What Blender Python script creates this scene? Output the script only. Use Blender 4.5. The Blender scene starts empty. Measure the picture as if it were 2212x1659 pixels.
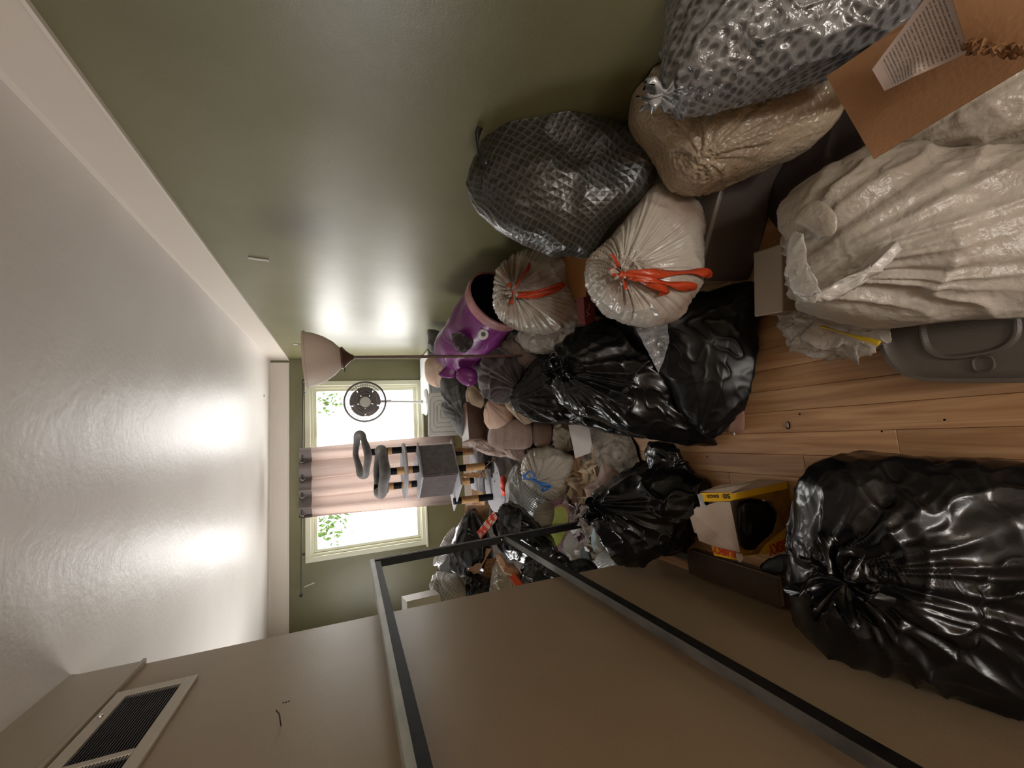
import bpy, bmesh, math, random
import numpy as np
from mathutils import Vector, Matrix
random.seed(7)
PI = math.pi
sc = bpy.context.scene
COL = sc.collection

# ------------------------------------------------------------------ camera, world, light, exposure
FPX = 892.0
EYE = np.array([0.0, 0.0, 1.545])
yaw, pit, rol = 0.129688, 0.374309, -0.016805
_F = np.array([math.sin(yaw)*math.cos(pit), math.cos(yaw)*math.cos(pit), -math.sin(pit)])
_R0 = np.array([math.cos(yaw), -math.sin(yaw), 0.0]); _U0 = np.cross(_R0, _F)
_c, _s = math.cos(rol), math.sin(rol)
_R = _c*_R0 + _s*_U0; _U = -_s*_R0 + _c*_U0
cam_data = bpy.data.cameras.new('camera')
cam_data.sensor_width = 36.0; cam_data.lens = 36.0*FPX/2212.0
cam_data.clip_start = 0.02; cam_data.clip_end = 200
cam = bpy.data.objects.new('camera', cam_data); COL.objects.link(cam)
X, Y, Z = -_U, _R, -_F          # the phone was held on its side: image left is up
cam.matrix_world = Matrix(((X[0], Y[0], Z[0], EYE[0]), (X[1], Y[1], Z[1], EYE[1]), (X[2], Y[2], Z[2], EYE[2]), (0, 0, 0, 1)))
sc.camera = cam

world = bpy.data.worlds.new('sky'); sc.world = world; world.use_nodes = True
wn = world.node_tree.nodes; wl = world.node_tree.links
bg = wn['Background']
bg.inputs['Color'].default_value = (1.0, 0.985, 0.96, 1)
bg.inputs['Strength'].default_value = 15

YN_ = -3.2
def area(name, loc, rot, sx, sy, power, color=(1, 1, 1), portal=False):
    l = bpy.data.lights.new(name, 'AREA'); l.shape = 'RECTANGLE'; l.size = sx; l.size_y = sy
    l.energy = power; l.color = color
    if portal: l.cycles.is_portal = True
    o = bpy.data.objects.new(name, l); COL.objects.link(o); o.location = loc; o.rotation_euler = rot
    return o
area('window_portal', (-0.27, 5.80, 1.34), (-PI/2, 0, 0), 2.1, 1.38, 1, portal=True)
area('added_doorway_portal', (-.17, YN_-0.14, 1.02), (PI/2, 0, 0), .55, 2.05, 1, portal=True)  # opening added behind the camera to let in fill light
area('assumed_window_portal', (-2.38, 3.65, 1.3), (0, -PI/2, 0), 1.1, 1.1, 1, portal=True)  # unseen side window, assumed as a source of fill light
bl_ = bpy.data.lights.new('added_fill_light', 'POINT'); bl_.energy = 62; bl_.shadow_soft_size = .12; bl_.color = (1.0, .88, .76)  # added fill light behind the camera, no visible bulb belongs to it
bo_ = bpy.data.objects.new('added_fill_light', bl_); COL.objects.link(bo_); bo_.location = (.15, -2.7, 1.15)
vs = sc.view_settings
vs.view_transform = 'Standard'; vs.look = 'None'; vs.gamma = 1.0; vs.use_curve_mapping = False
vs.exposure = 0.0
sc.cycles.max_bounces = 10; sc.cycles.diffuse_bounces = 6; sc.cycles.transparent_max_bounces = 12
sc.cycles.sample_clamp_indirect = 6.0
sc.cycles.caustics_reflective = False; sc.cycles.caustics_refractive = False

# ------------------------------------------------------------------ placing helpers
def ray(px, py): return _F + _R*(829.5-py)/FPX + _U*(1106-px)/FPX
def at(px, py, t): return EYE + ray(px, py)*t
def at_x(px, py, x): d = ray(px, py); return EYE + d*(x/d[0])
def at_y(px, py, y): d = ray(px, py); return EYE + d*(y/d[1])
def at_z(px, py, z): d = ray(px, py); return EYE + d*((z-EYE[2])/d[2])

# ------------------------------------------------------------------ numpy noise
_rs = np.random.RandomState(3)
_perm = np.tile(_rs.permutation(256), 3)
_grad = _rs.normal(size=(256, 3)); _grad /= np.linalg.norm(_grad, axis=1)[:, None]
def pn(P, s=1.0, seed=0):
    P = np.asarray(P, float)*s + seed*17.31 + 100.0
    I = np.floor(P).astype(int); f = P-I; I &= 255
    w = f*f*f*(f*(f*6-15)+10); o = 0
    for dx in (0, 1):
        for dy in (0, 1):
            for dz in (0, 1):
                h = _perm[_perm[_perm[I[..., 0]+dx & 255]+(I[..., 1]+dy & 255)]+(I[..., 2]+dz & 255)]
                g = _grad[h]; d = f-np.array([dx, dy, dz])
                ww = (w[..., 0] if dx else 1-w[..., 0])*(w[..., 1] if dy else 1-w[..., 1])*(w[..., 2] if dz else 1-w[..., 2])
                o = o + ww*(g*d).sum(-1)
    return o*1.6
def rid(P, s, seed=0): return 1-2*np.abs(pn(P, s, seed))

# ------------------------------------------------------------------ materials
def nd(nt, t, **k):
    n = nt.nodes.new(t)
    for a, b in k.items(): setattr(n, a, b)
    return n
def newmat(name):
    m = bpy.data.materials.new(name); m.use_nodes = True
    nt = m.node_tree; return m, nt, nt.nodes['Principled BSDF'], nt.nodes['Material Output']
def mathn(nt, op, a, b=None, c=None):
    n = nd(nt, 'ShaderNodeMath', operation=op)
    for i, v in enumerate((a, b, c)):
        if v is None: continue
        if isinstance(v, (int, float)): n.inputs[i].default_value = v
        else: nt.links.new(v, n.inputs[i])
    return n.outputs[0]
def ramp(nt, fac, a, ca, b, cb, mode='LINEAR'):
    r = nd(nt, 'ShaderNodeValToRGB'); e = r.color_ramp.elements; r.color_ramp.interpolation = mode
    e[0].position = a; e[0].color = (*ca, 1); e[1].position = b; e[1].color = (*cb, 1)
    nt.links.new(fac, r.inputs[0]); return r.outputs[0]
def mat(name, col, rough=.5, spec=.5, metal=0, col2=None, cs=3, stretch=(1, 1, 1), cr=(.35, .65), bumps=(), coat=0, trans=0, alpha=1, sheen=0, aniso=0, coords='Object'):
    """bumps: (kind, scale, strength) kind noise / voro / ridge / wave"""
    m, nt, p, out = newmat(name); L = nt.links.new
    p.inputs['Base Color'].default_value = (*col, 1); p.inputs['Roughness'].default_value = rough
    p.inputs['Specular IOR Level'].default_value = spec; p.inputs['Metallic'].default_value = metal
    p.inputs['Coat Weight'].default_value = coat; p.inputs['Alpha'].default_value = alpha
    p.inputs['Sheen Weight'].default_value = sheen
    tc = nd(nt, 'ShaderNodeTexCoord'); mp = nd(nt, 'ShaderNodeMapping'); L(tc.outputs[coords], mp.inputs[0])
    mp.inputs['Scale'].default_value = stretch
    if col2 is not None:
        n = nd(nt, 'ShaderNodeTexNoise'); n.inputs['Scale'].default_value = cs; n.inputs['Detail'].default_value = 5
        L(mp.outputs[0], n.inputs['Vector']); L(ramp(nt, n.outputs['Fac'], cr[0], col, cr[1], col2), p.inputs['Base Color'])
    prev = None
    for kind, s, st in bumps:
        if kind == 'noise':
            n = nd(nt, 'ShaderNodeTexNoise'); n.inputs['Scale'].default_value = s; n.inputs['Detail'].default_value = 4; h = n.outputs['Fac']
        elif kind == 'ridge':
            n = nd(nt, 'ShaderNodeTexNoise'); n.inputs['Scale'].default_value = s; n.inputs['Detail'].default_value = 2; n.inputs['Distortion'].default_value = .6
            h = mathn(nt, 'ABSOLUTE', mathn(nt, 'SUBTRACT', n.outputs['Fac'], .5))
        elif kind == 'voro':
            n = nd(nt, 'ShaderNodeTexVoronoi', feature='DISTANCE_TO_EDGE'); n.inputs['Scale'].default_value = s; h = n.outputs['Distance']
        else:
            n = nd(nt, 'ShaderNodeTexWave'); n.inputs['Scale'].default_value = s; n.inputs['Distortion'].default_value = 2; h = n.outputs['Fac']
        L(mp.outputs[0], n.inputs['Vector'])
        b = nd(nt, 'ShaderNodeBump'); b.inputs['Strength'].default_value = st; b.inputs['Distance'].default_value = .02
        L(h, b.inputs['Height'])
        if prev is not None: L(prev, b.inputs['Normal'])
        prev = b.outputs[0]
    if prev is not None: L(prev, p.inputs['Normal'])
    if trans > 0:
        t = nd(nt, 'ShaderNodeBsdfTranslucent'); mx = nd(nt, 'ShaderNodeMixShader'); mx.inputs[0].default_value = trans
        if p.inputs['Base Color'].is_linked: L(p.inputs['Base Color'].links[0].from_socket, t.inputs[0])
        else: t.inputs[0].default_value = (*col, 1)
        L(p.outputs[0], mx.inputs[1]); L(t.outputs[0], mx.inputs[2]); L(mx.outputs[0], out.inputs[0])
    return m
def grid_film(name, cdark, clight, scale, rough, line=.16, bump=.35, dots=False, spec=.6, extra=()):
    """thin plastic film with an embossed diamond or bubble pattern, in surface metres (UV)"""
    m, nt, p, out = newmat(name); L = nt.links.new
    p.inputs['Roughness'].default_value = rough; p.inputs['Specular IOR Level'].default_value = spec
    uv = nd(nt, 'ShaderNodeUVMap'); mp = nd(nt, 'ShaderNodeMapping'); L(uv.outputs[0], mp.inputs[0])
    mp.inputs['Scale'].default_value = (scale, scale, scale); mp.inputs['Rotation'].default_value = (0, 0, .6)
    nz = nd(nt, 'ShaderNodeTexNoise'); nz.inputs['Scale'].default_value = 5; L(uv.outputs[0], nz.inputs['Vector'])
    ad = nd(nt, 'ShaderNodeVectorMath', operation='MULTIPLY_ADD'); L(nz.outputs['Color'], ad.inputs[0]); ad.inputs[1].default_value = (1.2, 1.2, 0); L(mp.outputs[0], ad.inputs[2])
    if dots:
        v = nd(nt, 'ShaderNodeTexVoronoi', feature='F1'); v.inputs['Scale'].default_value = 1; v.inputs['Randomness'].default_value = .35
        L(ad.outputs[0], v.inputs['Vector']); h = v.outputs['Distance']; colr = ramp(nt, h, .28, cdark, .48, clight)
    else:
        sx = nd(nt, 'ShaderNodeSeparateXYZ'); L(ad.outputs[0], sx.inputs[0])
        fx = mathn(nt, 'ABSOLUTE', mathn(nt, 'SUBTRACT', mathn(nt, 'FRACT', sx.outputs[0]), .5))
        fy = mathn(nt, 'ABSOLUTE', mathn(nt, 'SUBTRACT', mathn(nt, 'FRACT', sx.outputs[1]), .5))
        h = mathn(nt, 'MAXIMUM', fx, fy); colr = ramp(nt, h, .5-line, cdark, .5, clight)
    L(colr, p.inputs['Base Color'])
    b = nd(nt, 'ShaderNodeBump'); b.inputs['Strength'].default_value = bump; b.inputs['Distance'].default_value = .01; L(h, b.inputs['Height'])
    prev = b.outputs[0]
    for s, st in extra:
        n = nd(nt, 'ShaderNodeTexNoise'); n.inputs['Scale'].default_value = s; n.inputs['Detail'].default_value = 3; n.inputs['Distortion'].default_value = .8
        L(uv.outputs[0], n.inputs['Vector'])
        b = nd(nt, 'ShaderNodeBump'); b.inputs['Strength'].default_value = st; b.inputs['Distance'].default_value = .02
        L(mathn(nt, 'ABSOLUTE', mathn(nt, 'SUBTRACT', n.outputs['Fac'], .5)), b.inputs['Height']); L(prev, b.inputs['Normal']); prev = b.outputs[0]
    L(prev, p.inputs['Normal'])
    return m

M = {}
M['wall_green'] = mat('green_wall_paint', (.142, .134, .066), .34, .5, col2=(.178, .168, .090), cs=1.6, bumps=(('noise', 9, .05), ('noise', 220, .05)))
M['wall_taupe'] = mat('taupe_wall_paint', (.335, .25, .155), .40, .4, col2=(.37, .28, .18), cs=1.5, bumps=(('noise', 7, .06), ('noise', 220, .05)))
M['ceiling'] = mat('ceiling_paint', (.66, .62, .59), .38, .22, col2=(.72, .69, .66), cs=1.2, bumps=(('noise', 3.5, .25), ('noise', 40, .08)))
M['trim'] = mat('cream_trim_paint', (.66, .60, .54), .4, .4, bumps=(('noise', 30, .03),))
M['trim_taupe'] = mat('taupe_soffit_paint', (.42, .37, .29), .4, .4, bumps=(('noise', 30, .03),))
M['vent_paint'] = mat('cream_vent_enamel', (.56, .51, .43), .4, .4)
M['window'] = mat('window_frame_paint', (.66, .66, .52), .35, .5, bumps=(('noise', 40, .04),))
M['subfloor'] = mat('subfloor', (.03, .02, .012), .9)
def wood():
    m, nt, p, out = newmat('oak_plank'); L = nt.links.new
    tc = nd(nt, 'ShaderNodeTexCoord'); oi = nd(nt, 'ShaderNodeObjectInfo'); ge = nd(nt, 'ShaderNodeNewGeometry')
    mp = nd(nt, 'ShaderNodeMapping'); mp.inputs['Scale'].default_value = (26, 1.6, 26); L(ge.outputs['Position'], mp.inputs[0])
    off = nd(nt, 'ShaderNodeVectorMath', operation='MULTIPLY_ADD')
    rr = nd(nt, 'ShaderNodeCombineXYZ'); L(oi.outputs['Random'], rr.inputs[0]); L(oi.outputs['Random'], rr.inputs[1]); L(oi.outputs['Random'], rr.inputs[2])
    L(rr.outputs[0], off.inputs[0]); off.inputs[1].default_value = (57, 91, 33); L(mp.outputs[0], off.inputs[2])
    n = nd(nt, 'ShaderNodeTexNoise'); n.inputs['Scale'].default_value = 1; n.inputs['Detail'].default_value = 6; n.inputs['Distortion'].default_value = 1.2
    L(off.outputs[0], n.inputs['Vector'])
    c = ramp(nt, n.outputs['Fac'], .3, (.37, .18, .075), .68, (.66, .41, .215))
    hs = nd(nt, 'ShaderNodeHueSaturation'); L(c, hs.inputs['Color'])
    L(mathn(nt, 'ADD', mathn(nt, 'MULTIPLY', oi.outputs['Random'], .35), .82), hs.inputs['Value'])
    L(hs.outputs[0], p.inputs['Base Color']); p.inputs['Roughness'].default_value = .34
    b = nd(nt, 'ShaderNodeBump'); b.inputs['Strength'].default_value = .08; L(n.outputs['Fac'], b.inputs['Height']); L(b.outputs[0], p.inputs['Normal'])
    return m
M['oak'] = wood()
M['black_film'] = mat('black_plastic_film', (.005, .005, .006), .22, .45, bumps=(('ridge', 7, .35), ('noise', 22, .08)))
M['black_film_dull'] = mat('black_plastic_film_dull', (.006, .006, .0065), .34, .3, bumps=(('ridge', 5, .2),))
M['dark_film'] = mat('dark_filler_film', (.05, .038, .036), .45, .4, bumps=(('ridge', 8, .3),))
M['white_film'] = mat('white_plastic_film', (.42, .375, .31), .28, .5, col2=(.56, .52, .46), cs=2.5, bumps=(('ridge', 10, .4), ('noise', 70, .22)), trans=.12)
M['white_lit'] = mat('lit_white_film', (.62, .60, .57), .25, .6, bumps=(('ridge', 16, .6), ('noise', 60, .2)), trans=.1)  # lit copy of the white film, window sheen put into the flap colour
M['white_film_dim'] = mat('dirty_white_plastic_film', (.30, .26, .20), .32, .5, col2=(.42, .37, .29), cs=3, bumps=(('ridge', 8, .35), ('voro', 60, .25)), trans=.1)
M['sheer_film'] = mat('sheer_plastic_film', (.40, .31, .215), .26, .55, col2=(.50, .42, .31), cs=3, bumps=(('ridge', 8, .3), ('voro', 55, .3)), trans=.1)
M['tied_film'] = mat('clear_white_plastic_film', (.44, .34, .28), .2, .6, col2=(.64, .60, .53), cs=6, cr=(.38, .56), bumps=(('ridge', 10, .25),), trans=.22)
M['clear_film'] = mat('clear_crumpled_film', (.42, .38, .33), .22, .6, col2=(.60, .56, .52), cs=8, bumps=(('ridge', 22, .8),), alpha=.75)
M['silver_film'] = mat('silver_grey_film', (.16, .165, .17), .2, .8, col2=(.45, .46, .48), cs=9, bumps=(('ridge', 16, .9),))
M['diamond_film'] = grid_film('charcoal_diamond_film', (.020, .020, .015), (.058, .056, .046), 42, .30, line=.20, bump=.3, extra=((5, .15),))
M['bubble_film'] = grid_film('grey_bubble_film', (.075, .074, .073), (.20, .20, .20), 40, .22, dots=True, bump=.4, spec=.8, extra=((9, .5), (30, .35)))
M['grey_diamond'] = grid_film('grey_diamond_film', (.10, .105, .095), (.28, .28, .26), 60, .3, line=.25, bump=.5, extra=((9, .3),))
M['pale_diamond'] = grid_film('pale_grey_diamond_film', (.35, .34, .33), (.55, .56, .58), 55, .3, line=.25, bump=.4, extra=((9, .3),))
M['red_tie'] = mat('red_drawstring_film', (.62, .075, .022), .3, .6, bumps=(('ridge', 30, .3),), trans=.2)
M['blue_tie'] = mat('blue_drawstring_film', (.05, .20, .62), .3, .6, bumps=(('ridge', 30, .3),))
M['black_tie'] = mat('black_drawstring', (.012, .012, .012), .35, .6)
M['yellow_tie'] = mat('yellow_drawstring_film', (.62, .42, .02), .3, .6)
M['cardboard'] = mat('brown_cardboard', (.30, .155, .075), .75, .2, col2=(.34, .185, .095), cs=5, bumps=(('noise', 120, .1),))
M['card_torn'] = mat('torn_cardboard_edge', (.13, .055, .022), .9, .1, col2=(.28, .15, .075), cs=60)
M['card_pale'] = mat('pale_card_inner', (.44, .36, .30), .7, .2, col2=(.50, .42, .36), cs=7)
M['tote'] = mat('taupe_grey_plastic', (.088, .070, .062), .42, .5, bumps=(('noise', 180, .06),))
M['tote_rim'] = mat('translucent_rim_plastic', (.22, .19, .165), .3, .5)
M['tray'] = mat('grey_moulded_plastic', (.115, .10, .085), .35, .5, bumps=(('noise', 200, .1),))
M['offwhite_plastic'] = mat('offwhite_plastic', (.45, .38, .30), .35, .5)
M['white_plastic'] = mat('white_plastic', (.74, .75, .76), .3, .5)
M['white_plastic2'] = mat('translucent_white_plastic', (.60, .62, .63), .3, .5, trans=.25)
M['dark_iron'] = mat('black_painted_iron', (.006, .006, .006), .6, .25, col2=(.014, .013, .012), cs=20)
M['lit_iron'] = mat('lit_rail_iron', (.075, .075, .072), .5, .5, col2=(.15, .15, .145), cs=16, stretch=(1, .4, 1), bumps=(('noise', 60, .1),))  # window light on the black iron's upper faces put into a paler colour
M['lit_iron_bright'] = mat('bright_lit_rail_iron', (.30, .31, .27), .45, .5, col2=(.42, .43, .38), cs=16, stretch=(1, .4, 1), bumps=(('noise', 60, .1),))  # brighter lit copy of the same iron for the top rail
M['screw'] = mat('bright_steel', (.6, .6, .6), .3, .5, metal=1)
M['brown_metal'] = mat('bronze_brown_metal', (.085, .040, .026), .35, .5)
M['shade'] = mat('frosted_shade', (.74, .64, .56), .5, .4, trans=.35)
M['curtain'] = mat('taupe_curtain_cloth', (.50, .43, .40), .85, .1, bumps=(('wave', 60, .03), ('noise', 300, .1)), trans=.55)
M['curtain_hem'] = mat('grey_curtain_hem', (.23, .20, .195), .85, .1, trans=.12)
M['rod'] = mat('dark_rod_metal', (.03, .026, .02), .4, .5)
M['grommet'] = mat('nickel_grommet', (.55, .52, .48), .25, .5, metal=1)
M['plush'] = mat('grey_plush', (.085, .075, .075), .9, .1, col2=(.14, .13, .13), cs=20, bumps=(('noise', 160, .6),), sheen=.6)
M['plush_light'] = mat('light_grey_plush', (.30, .29, .33), .9, .1, col2=(.42, .41, .46), cs=30, bumps=(('noise', 160, .6),), sheen=.6)
M['plush_dark'] = mat('dark_brown_plush', (.040, .028, .028), .9, .1, col2=(.065, .046, .046), cs=14, bumps=(('noise', 160, .5),), sheen=.4)
M['post_dark'] = mat('black_post_cloth', (.012, .011, .012), .85, .1, bumps=(('noise', 150, .4),))
M['sisal'] = mat('tan_sisal_rope', (.46, .25, .11), .85, .1, col2=(.60, .36, .18), cs=30, bumps=(('wave', 60, .5),))
M['purple'] = mat('purple_satin', (.10, .010, .095), .36, .5, col2=(.20, .028, .185), cs=4, bumps=(('ridge', 7, .6),))
M['purple_dark'] = mat('dark_purple_lining', (.012, .004, .012), .8, .1)
M['pink_satin'] = mat('dusty_pink_satin', (.50, .25, .24), .45, .4, col2=(.38, .17, .2), cs=14, bumps=(('ridge', 20, .5),))
M['grey_cloth'] = mat('charcoal_grey_cloth', (.085, .088, .088), .8, .15, col2=(.12, .12, .12), cs=6, bumps=(('noise', 200, .3),), sheen=.3)
M['velvet'] = mat('dark_plum_velvet', (.028, .020, .022), .8, .1, col2=(.060, .046, .048), cs=8, bumps=(('ridge', 9, .3),), sheen=.35)
M['beige_cloth'] = mat('beige_towel_cloth', (.50, .38, .27), .9, .1, col2=(.66, .54, .41), cs=8, bumps=(('noise', 160, .4),), sheen=.2)
M['tan_cloth'] = mat('taupe_fleece', (.16, .115, .09), .9, .1, col2=(.22, .165, .13), cs=7, bumps=(('noise', 160, .4),), sheen=.3)
M['peach'] = mat('peach_pillow_cloth', (.62, .43, .33), .75, .2, col2=(.72, .54, .44), cs=5, bumps=(('ridge', 9, .15),))
M['suede'] = mat('brown_suede', (.26, .18, .155), .8, .2, col2=(.36, .27, .24), cs=5, stretch=(1, 1, 5), bumps=(('ridge', 16, .5),), sheen=.3)
M['suede_dark'] = mat('dark_brown_leather', (.095, .050, .032), .5, .4, col2=(.13, .075, .05), cs=4)
M['rug'] = mat('matted_grey_fleece', (.15, .125, .10), .95, .1, col2=(.62, .57, .50), cs=14, cr=(.30, .55), bumps=(('noise', 70, .9), ('noise', 200, .6)), sheen=.2)
M['maroon'] = mat('maroon_board', (.055, .015, .020), .45, .4, col2=(.085, .028, .032), cs=9, bumps=(('noise', 40, .3),))
M['litter'] = mat('brown_granular_litter', (.06, .035, .02), .95, .1, col2=(.30, .20, .13), cs=75, cr=(.42, .6), bumps=(('noise', 110, 1.0),))
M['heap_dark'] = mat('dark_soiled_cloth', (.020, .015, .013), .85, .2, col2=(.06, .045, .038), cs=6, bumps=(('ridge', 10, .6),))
M['paper'] = mat('white_paper', (.72, .70, .70), .8, .2)
M['lime'] = mat('lime_plastic', (.52, .68, .10), .35, .5, col2=(.68, .78, .24), cs=8)
M['pinkrim'] = mat('pink_plastic_rim', (.55, .33, .30), .4, .5)
M['clear_pan'] = mat('ribbed_clear_plastic', (.30, .27, .20), .25, .6, bumps=(('wave', 22, .6),), alpha=.85)
M['red'] = mat('red_plastic', (.65, .06, .03), .4, .5)
M['red_foil'] = mat('orange_red_card', (.70, .09, .03), .5, .4)
M['skin_card'] = mat('tan_kraft_paper', (.38, .22, .13), .75, .2, col2=(.46, .29, .18), cs=9, bumps=(('ridge', 12, .4),))
M['orange_card'] = mat('orange_brown_card', (.36, .16, .055), .65, .3)
M['rose_card'] = mat('rose_print_card', (.20, .04, .045), .5, .4)
M['yellow_card'] = mat('yellow_print_card', (.72, .43, .02), .35, .5)
M['print_black'] = mat('black_ink', (.01, .01, .01), .5, .3)
M['print_red'] = mat('red_ink', (.50, .02, .02), .4, .4)
M['blue_cloth'] = mat('pale_blue_striped_cloth', (.25, .42, .55), .8, .1, col2=(.62, .68, .70), cs=5, stretch=(1, 9, 1))
M['pink_cloth'] = mat('pale_pink_cloth', (.30, .16, .12), .85, .1, col2=(.36, .21, .16), cs=9)
M['book'] = mat('dark_brown_book_cover', (.050, .026, .016), .45, .4, col2=(.075, .042, .026), cs=8)
M['pages'] = mat('page_block', (.48, .40, .31), .8, .1)
M['leaf'] = mat('leaf_green', (.030, .055, .012), .8, .1)
M['bark'] = mat('bark', (.12, .08, .05), .9)
M['vent_dark'] = mat('dark_duct', (.012, .009, .010), .8)
M['slat'] = mat('brown_vent_slat', (.05, .034, .032), .6, .2)
M['fan_dark'] = mat('dusty_fan_blade', (.20, .175, .155), .5, .4, trans=.1)
M['fan_ring'] = mat('fan_grille_wire', (.12, .10, .10), .4, .5)
M['fan_hub'] = mat('fan_hub_plastic', (.42, .40, .36), .5, .4)
M['dust'] = mat('grey_dust_lump', (.30, .25, .22), .9, .1)
def glass():
    m, nt, p, out = newmat('window_glass'); L = nt.links.new
    t = nd(nt, 'ShaderNodeBsdfTransparent'); g = nd(nt, 'ShaderNodeBsdfGlossy'); g.inputs['Roughness'].default_value = .02
    mx = nd(nt, 'ShaderNodeMixShader'); mx.inputs[0].default_value = .06
    L(t.outputs[0], mx.inputs[1]); L(g.outputs[0], mx.inputs[2]); L(mx.outputs[0], out.inputs[0]); return m
M['glass'] = glass()
def dotted():
    m, nt, p, out = newmat('red_dotted_paper'); uv = nd(nt, 'ShaderNodeUVMap')
    v = nd(nt, 'ShaderNodeTexVoronoi', feature='F1'); v.inputs['Scale'].default_value = 4.5; v.inputs['Randomness'].default_value = .4
    nt.links.new(uv.outputs[0], v.inputs['Vector'])
    nt.links.new(ramp(nt, v.outputs['Distance'], .36, (.78, .74, .66), .40, (.62, .05, .025)), p.inputs['Base Color']); p.inputs['Roughness'].default_value = .4
    return m
M['dotted'] = dotted()
def printed():
    m, nt, p, out = newmat('printed_page'); L = nt.links.new; uv = nd(nt, 'ShaderNodeUVMap')
    s = nd(nt, 'ShaderNodeSeparateXYZ'); L(uv.outputs[0], s.inputs[0])
    rows = mathn(nt, 'MULTIPLY', s.outputs[1], 24)
    ln = mathn(nt, 'GREATER_THAN', mathn(nt, 'FRACT', rows), .55)
    cx = nd(nt, 'ShaderNodeCombineXYZ'); L(mathn(nt, 'MULTIPLY', s.outputs[0], 60), cx.inputs[0]); L(mathn(nt, 'MULTIPLY', mathn(nt, 'FLOOR', rows), 7.3), cx.inputs[1])
    n = nd(nt, 'ShaderNodeTexNoise'); n.inputs['Scale'].default_value = 1; L(cx.outputs[0], n.inputs['Vector'])
    wd = mathn(nt, 'GREATER_THAN', n.outputs['Fac'], .43)
    mg = mathn(nt, 'MULTIPLY', mathn(nt, 'GREATER_THAN', s.outputs[0], .1), mathn(nt, 'LESS_THAN', s.outputs[0], .95))
    bl = mathn(nt, 'MULTIPLY', mathn(nt, 'GREATER_THAN', s.outputs[1], .12), mathn(nt, 'LESS_THAN', s.outputs[1], .93))
    f = mathn(nt, 'MULTIPLY', mathn(nt, 'MULTIPLY', ln, wd), mathn(nt, 'MULTIPLY', mg, bl))
    L(ramp(nt, f, 0, (.60, .50, .46), 1, (.24, .20, .19)), p.inputs['Base Color']); p.inputs['Roughness'].default_value = .75
    return m
M['printed'] = printed()

# ------------------------------------------------------------------ object helpers
def tag(o, label=None, cat=None, group=None, kind=None):
    if label: o['label'] = label
    if cat: o['category'] = cat
    if group: o['group'] = group
    if kind: o['kind'] = kind
    return o
def mk(name, verts, faces, m, parent=None, smooth=True, uvs=None, auto=None):
    me = bpy.data.meshes.new(name)
    me.from_pydata([tuple(map(float, v)) for v in verts], [], faces); me.materials.append(m)
    if uvs is not None:
        ul = me.uv_layers.new(name='UVMap'); vi = np.empty(len(me.loops), int); me.loops.foreach_get('vertex_index', vi)
        ul.data.foreach_set('uv', np.asarray(uvs, float)[vi].ravel())
    if smooth: me.polygons.foreach_set('use_smooth', [True]*len(me.polygons))
    me.update()
    bm = bmesh.new(); bm.from_mesh(me); bmesh.ops.recalc_face_normals(bm, faces=bm.faces); bm.to_mesh(me); bm.free()
    if auto: me.set_sharp_from_angle(angle=auto)
    o = bpy.data.objects.new(name, me); COL.objects.link(o)
    if parent is not None:
        o.parent = parent; o.matrix_parent_inverse = parent.matrix_world.inverted() if False else Matrix.Translation(-parent.location)
    return o
def empty(name, loc, label, cat, group=None):
    o = bpy.data.objects.new(name, None); COL.objects.link(o); o.location = tuple(map(float, loc)); o.empty_display_size = .05
    return tag(o, label, cat, group)
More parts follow.
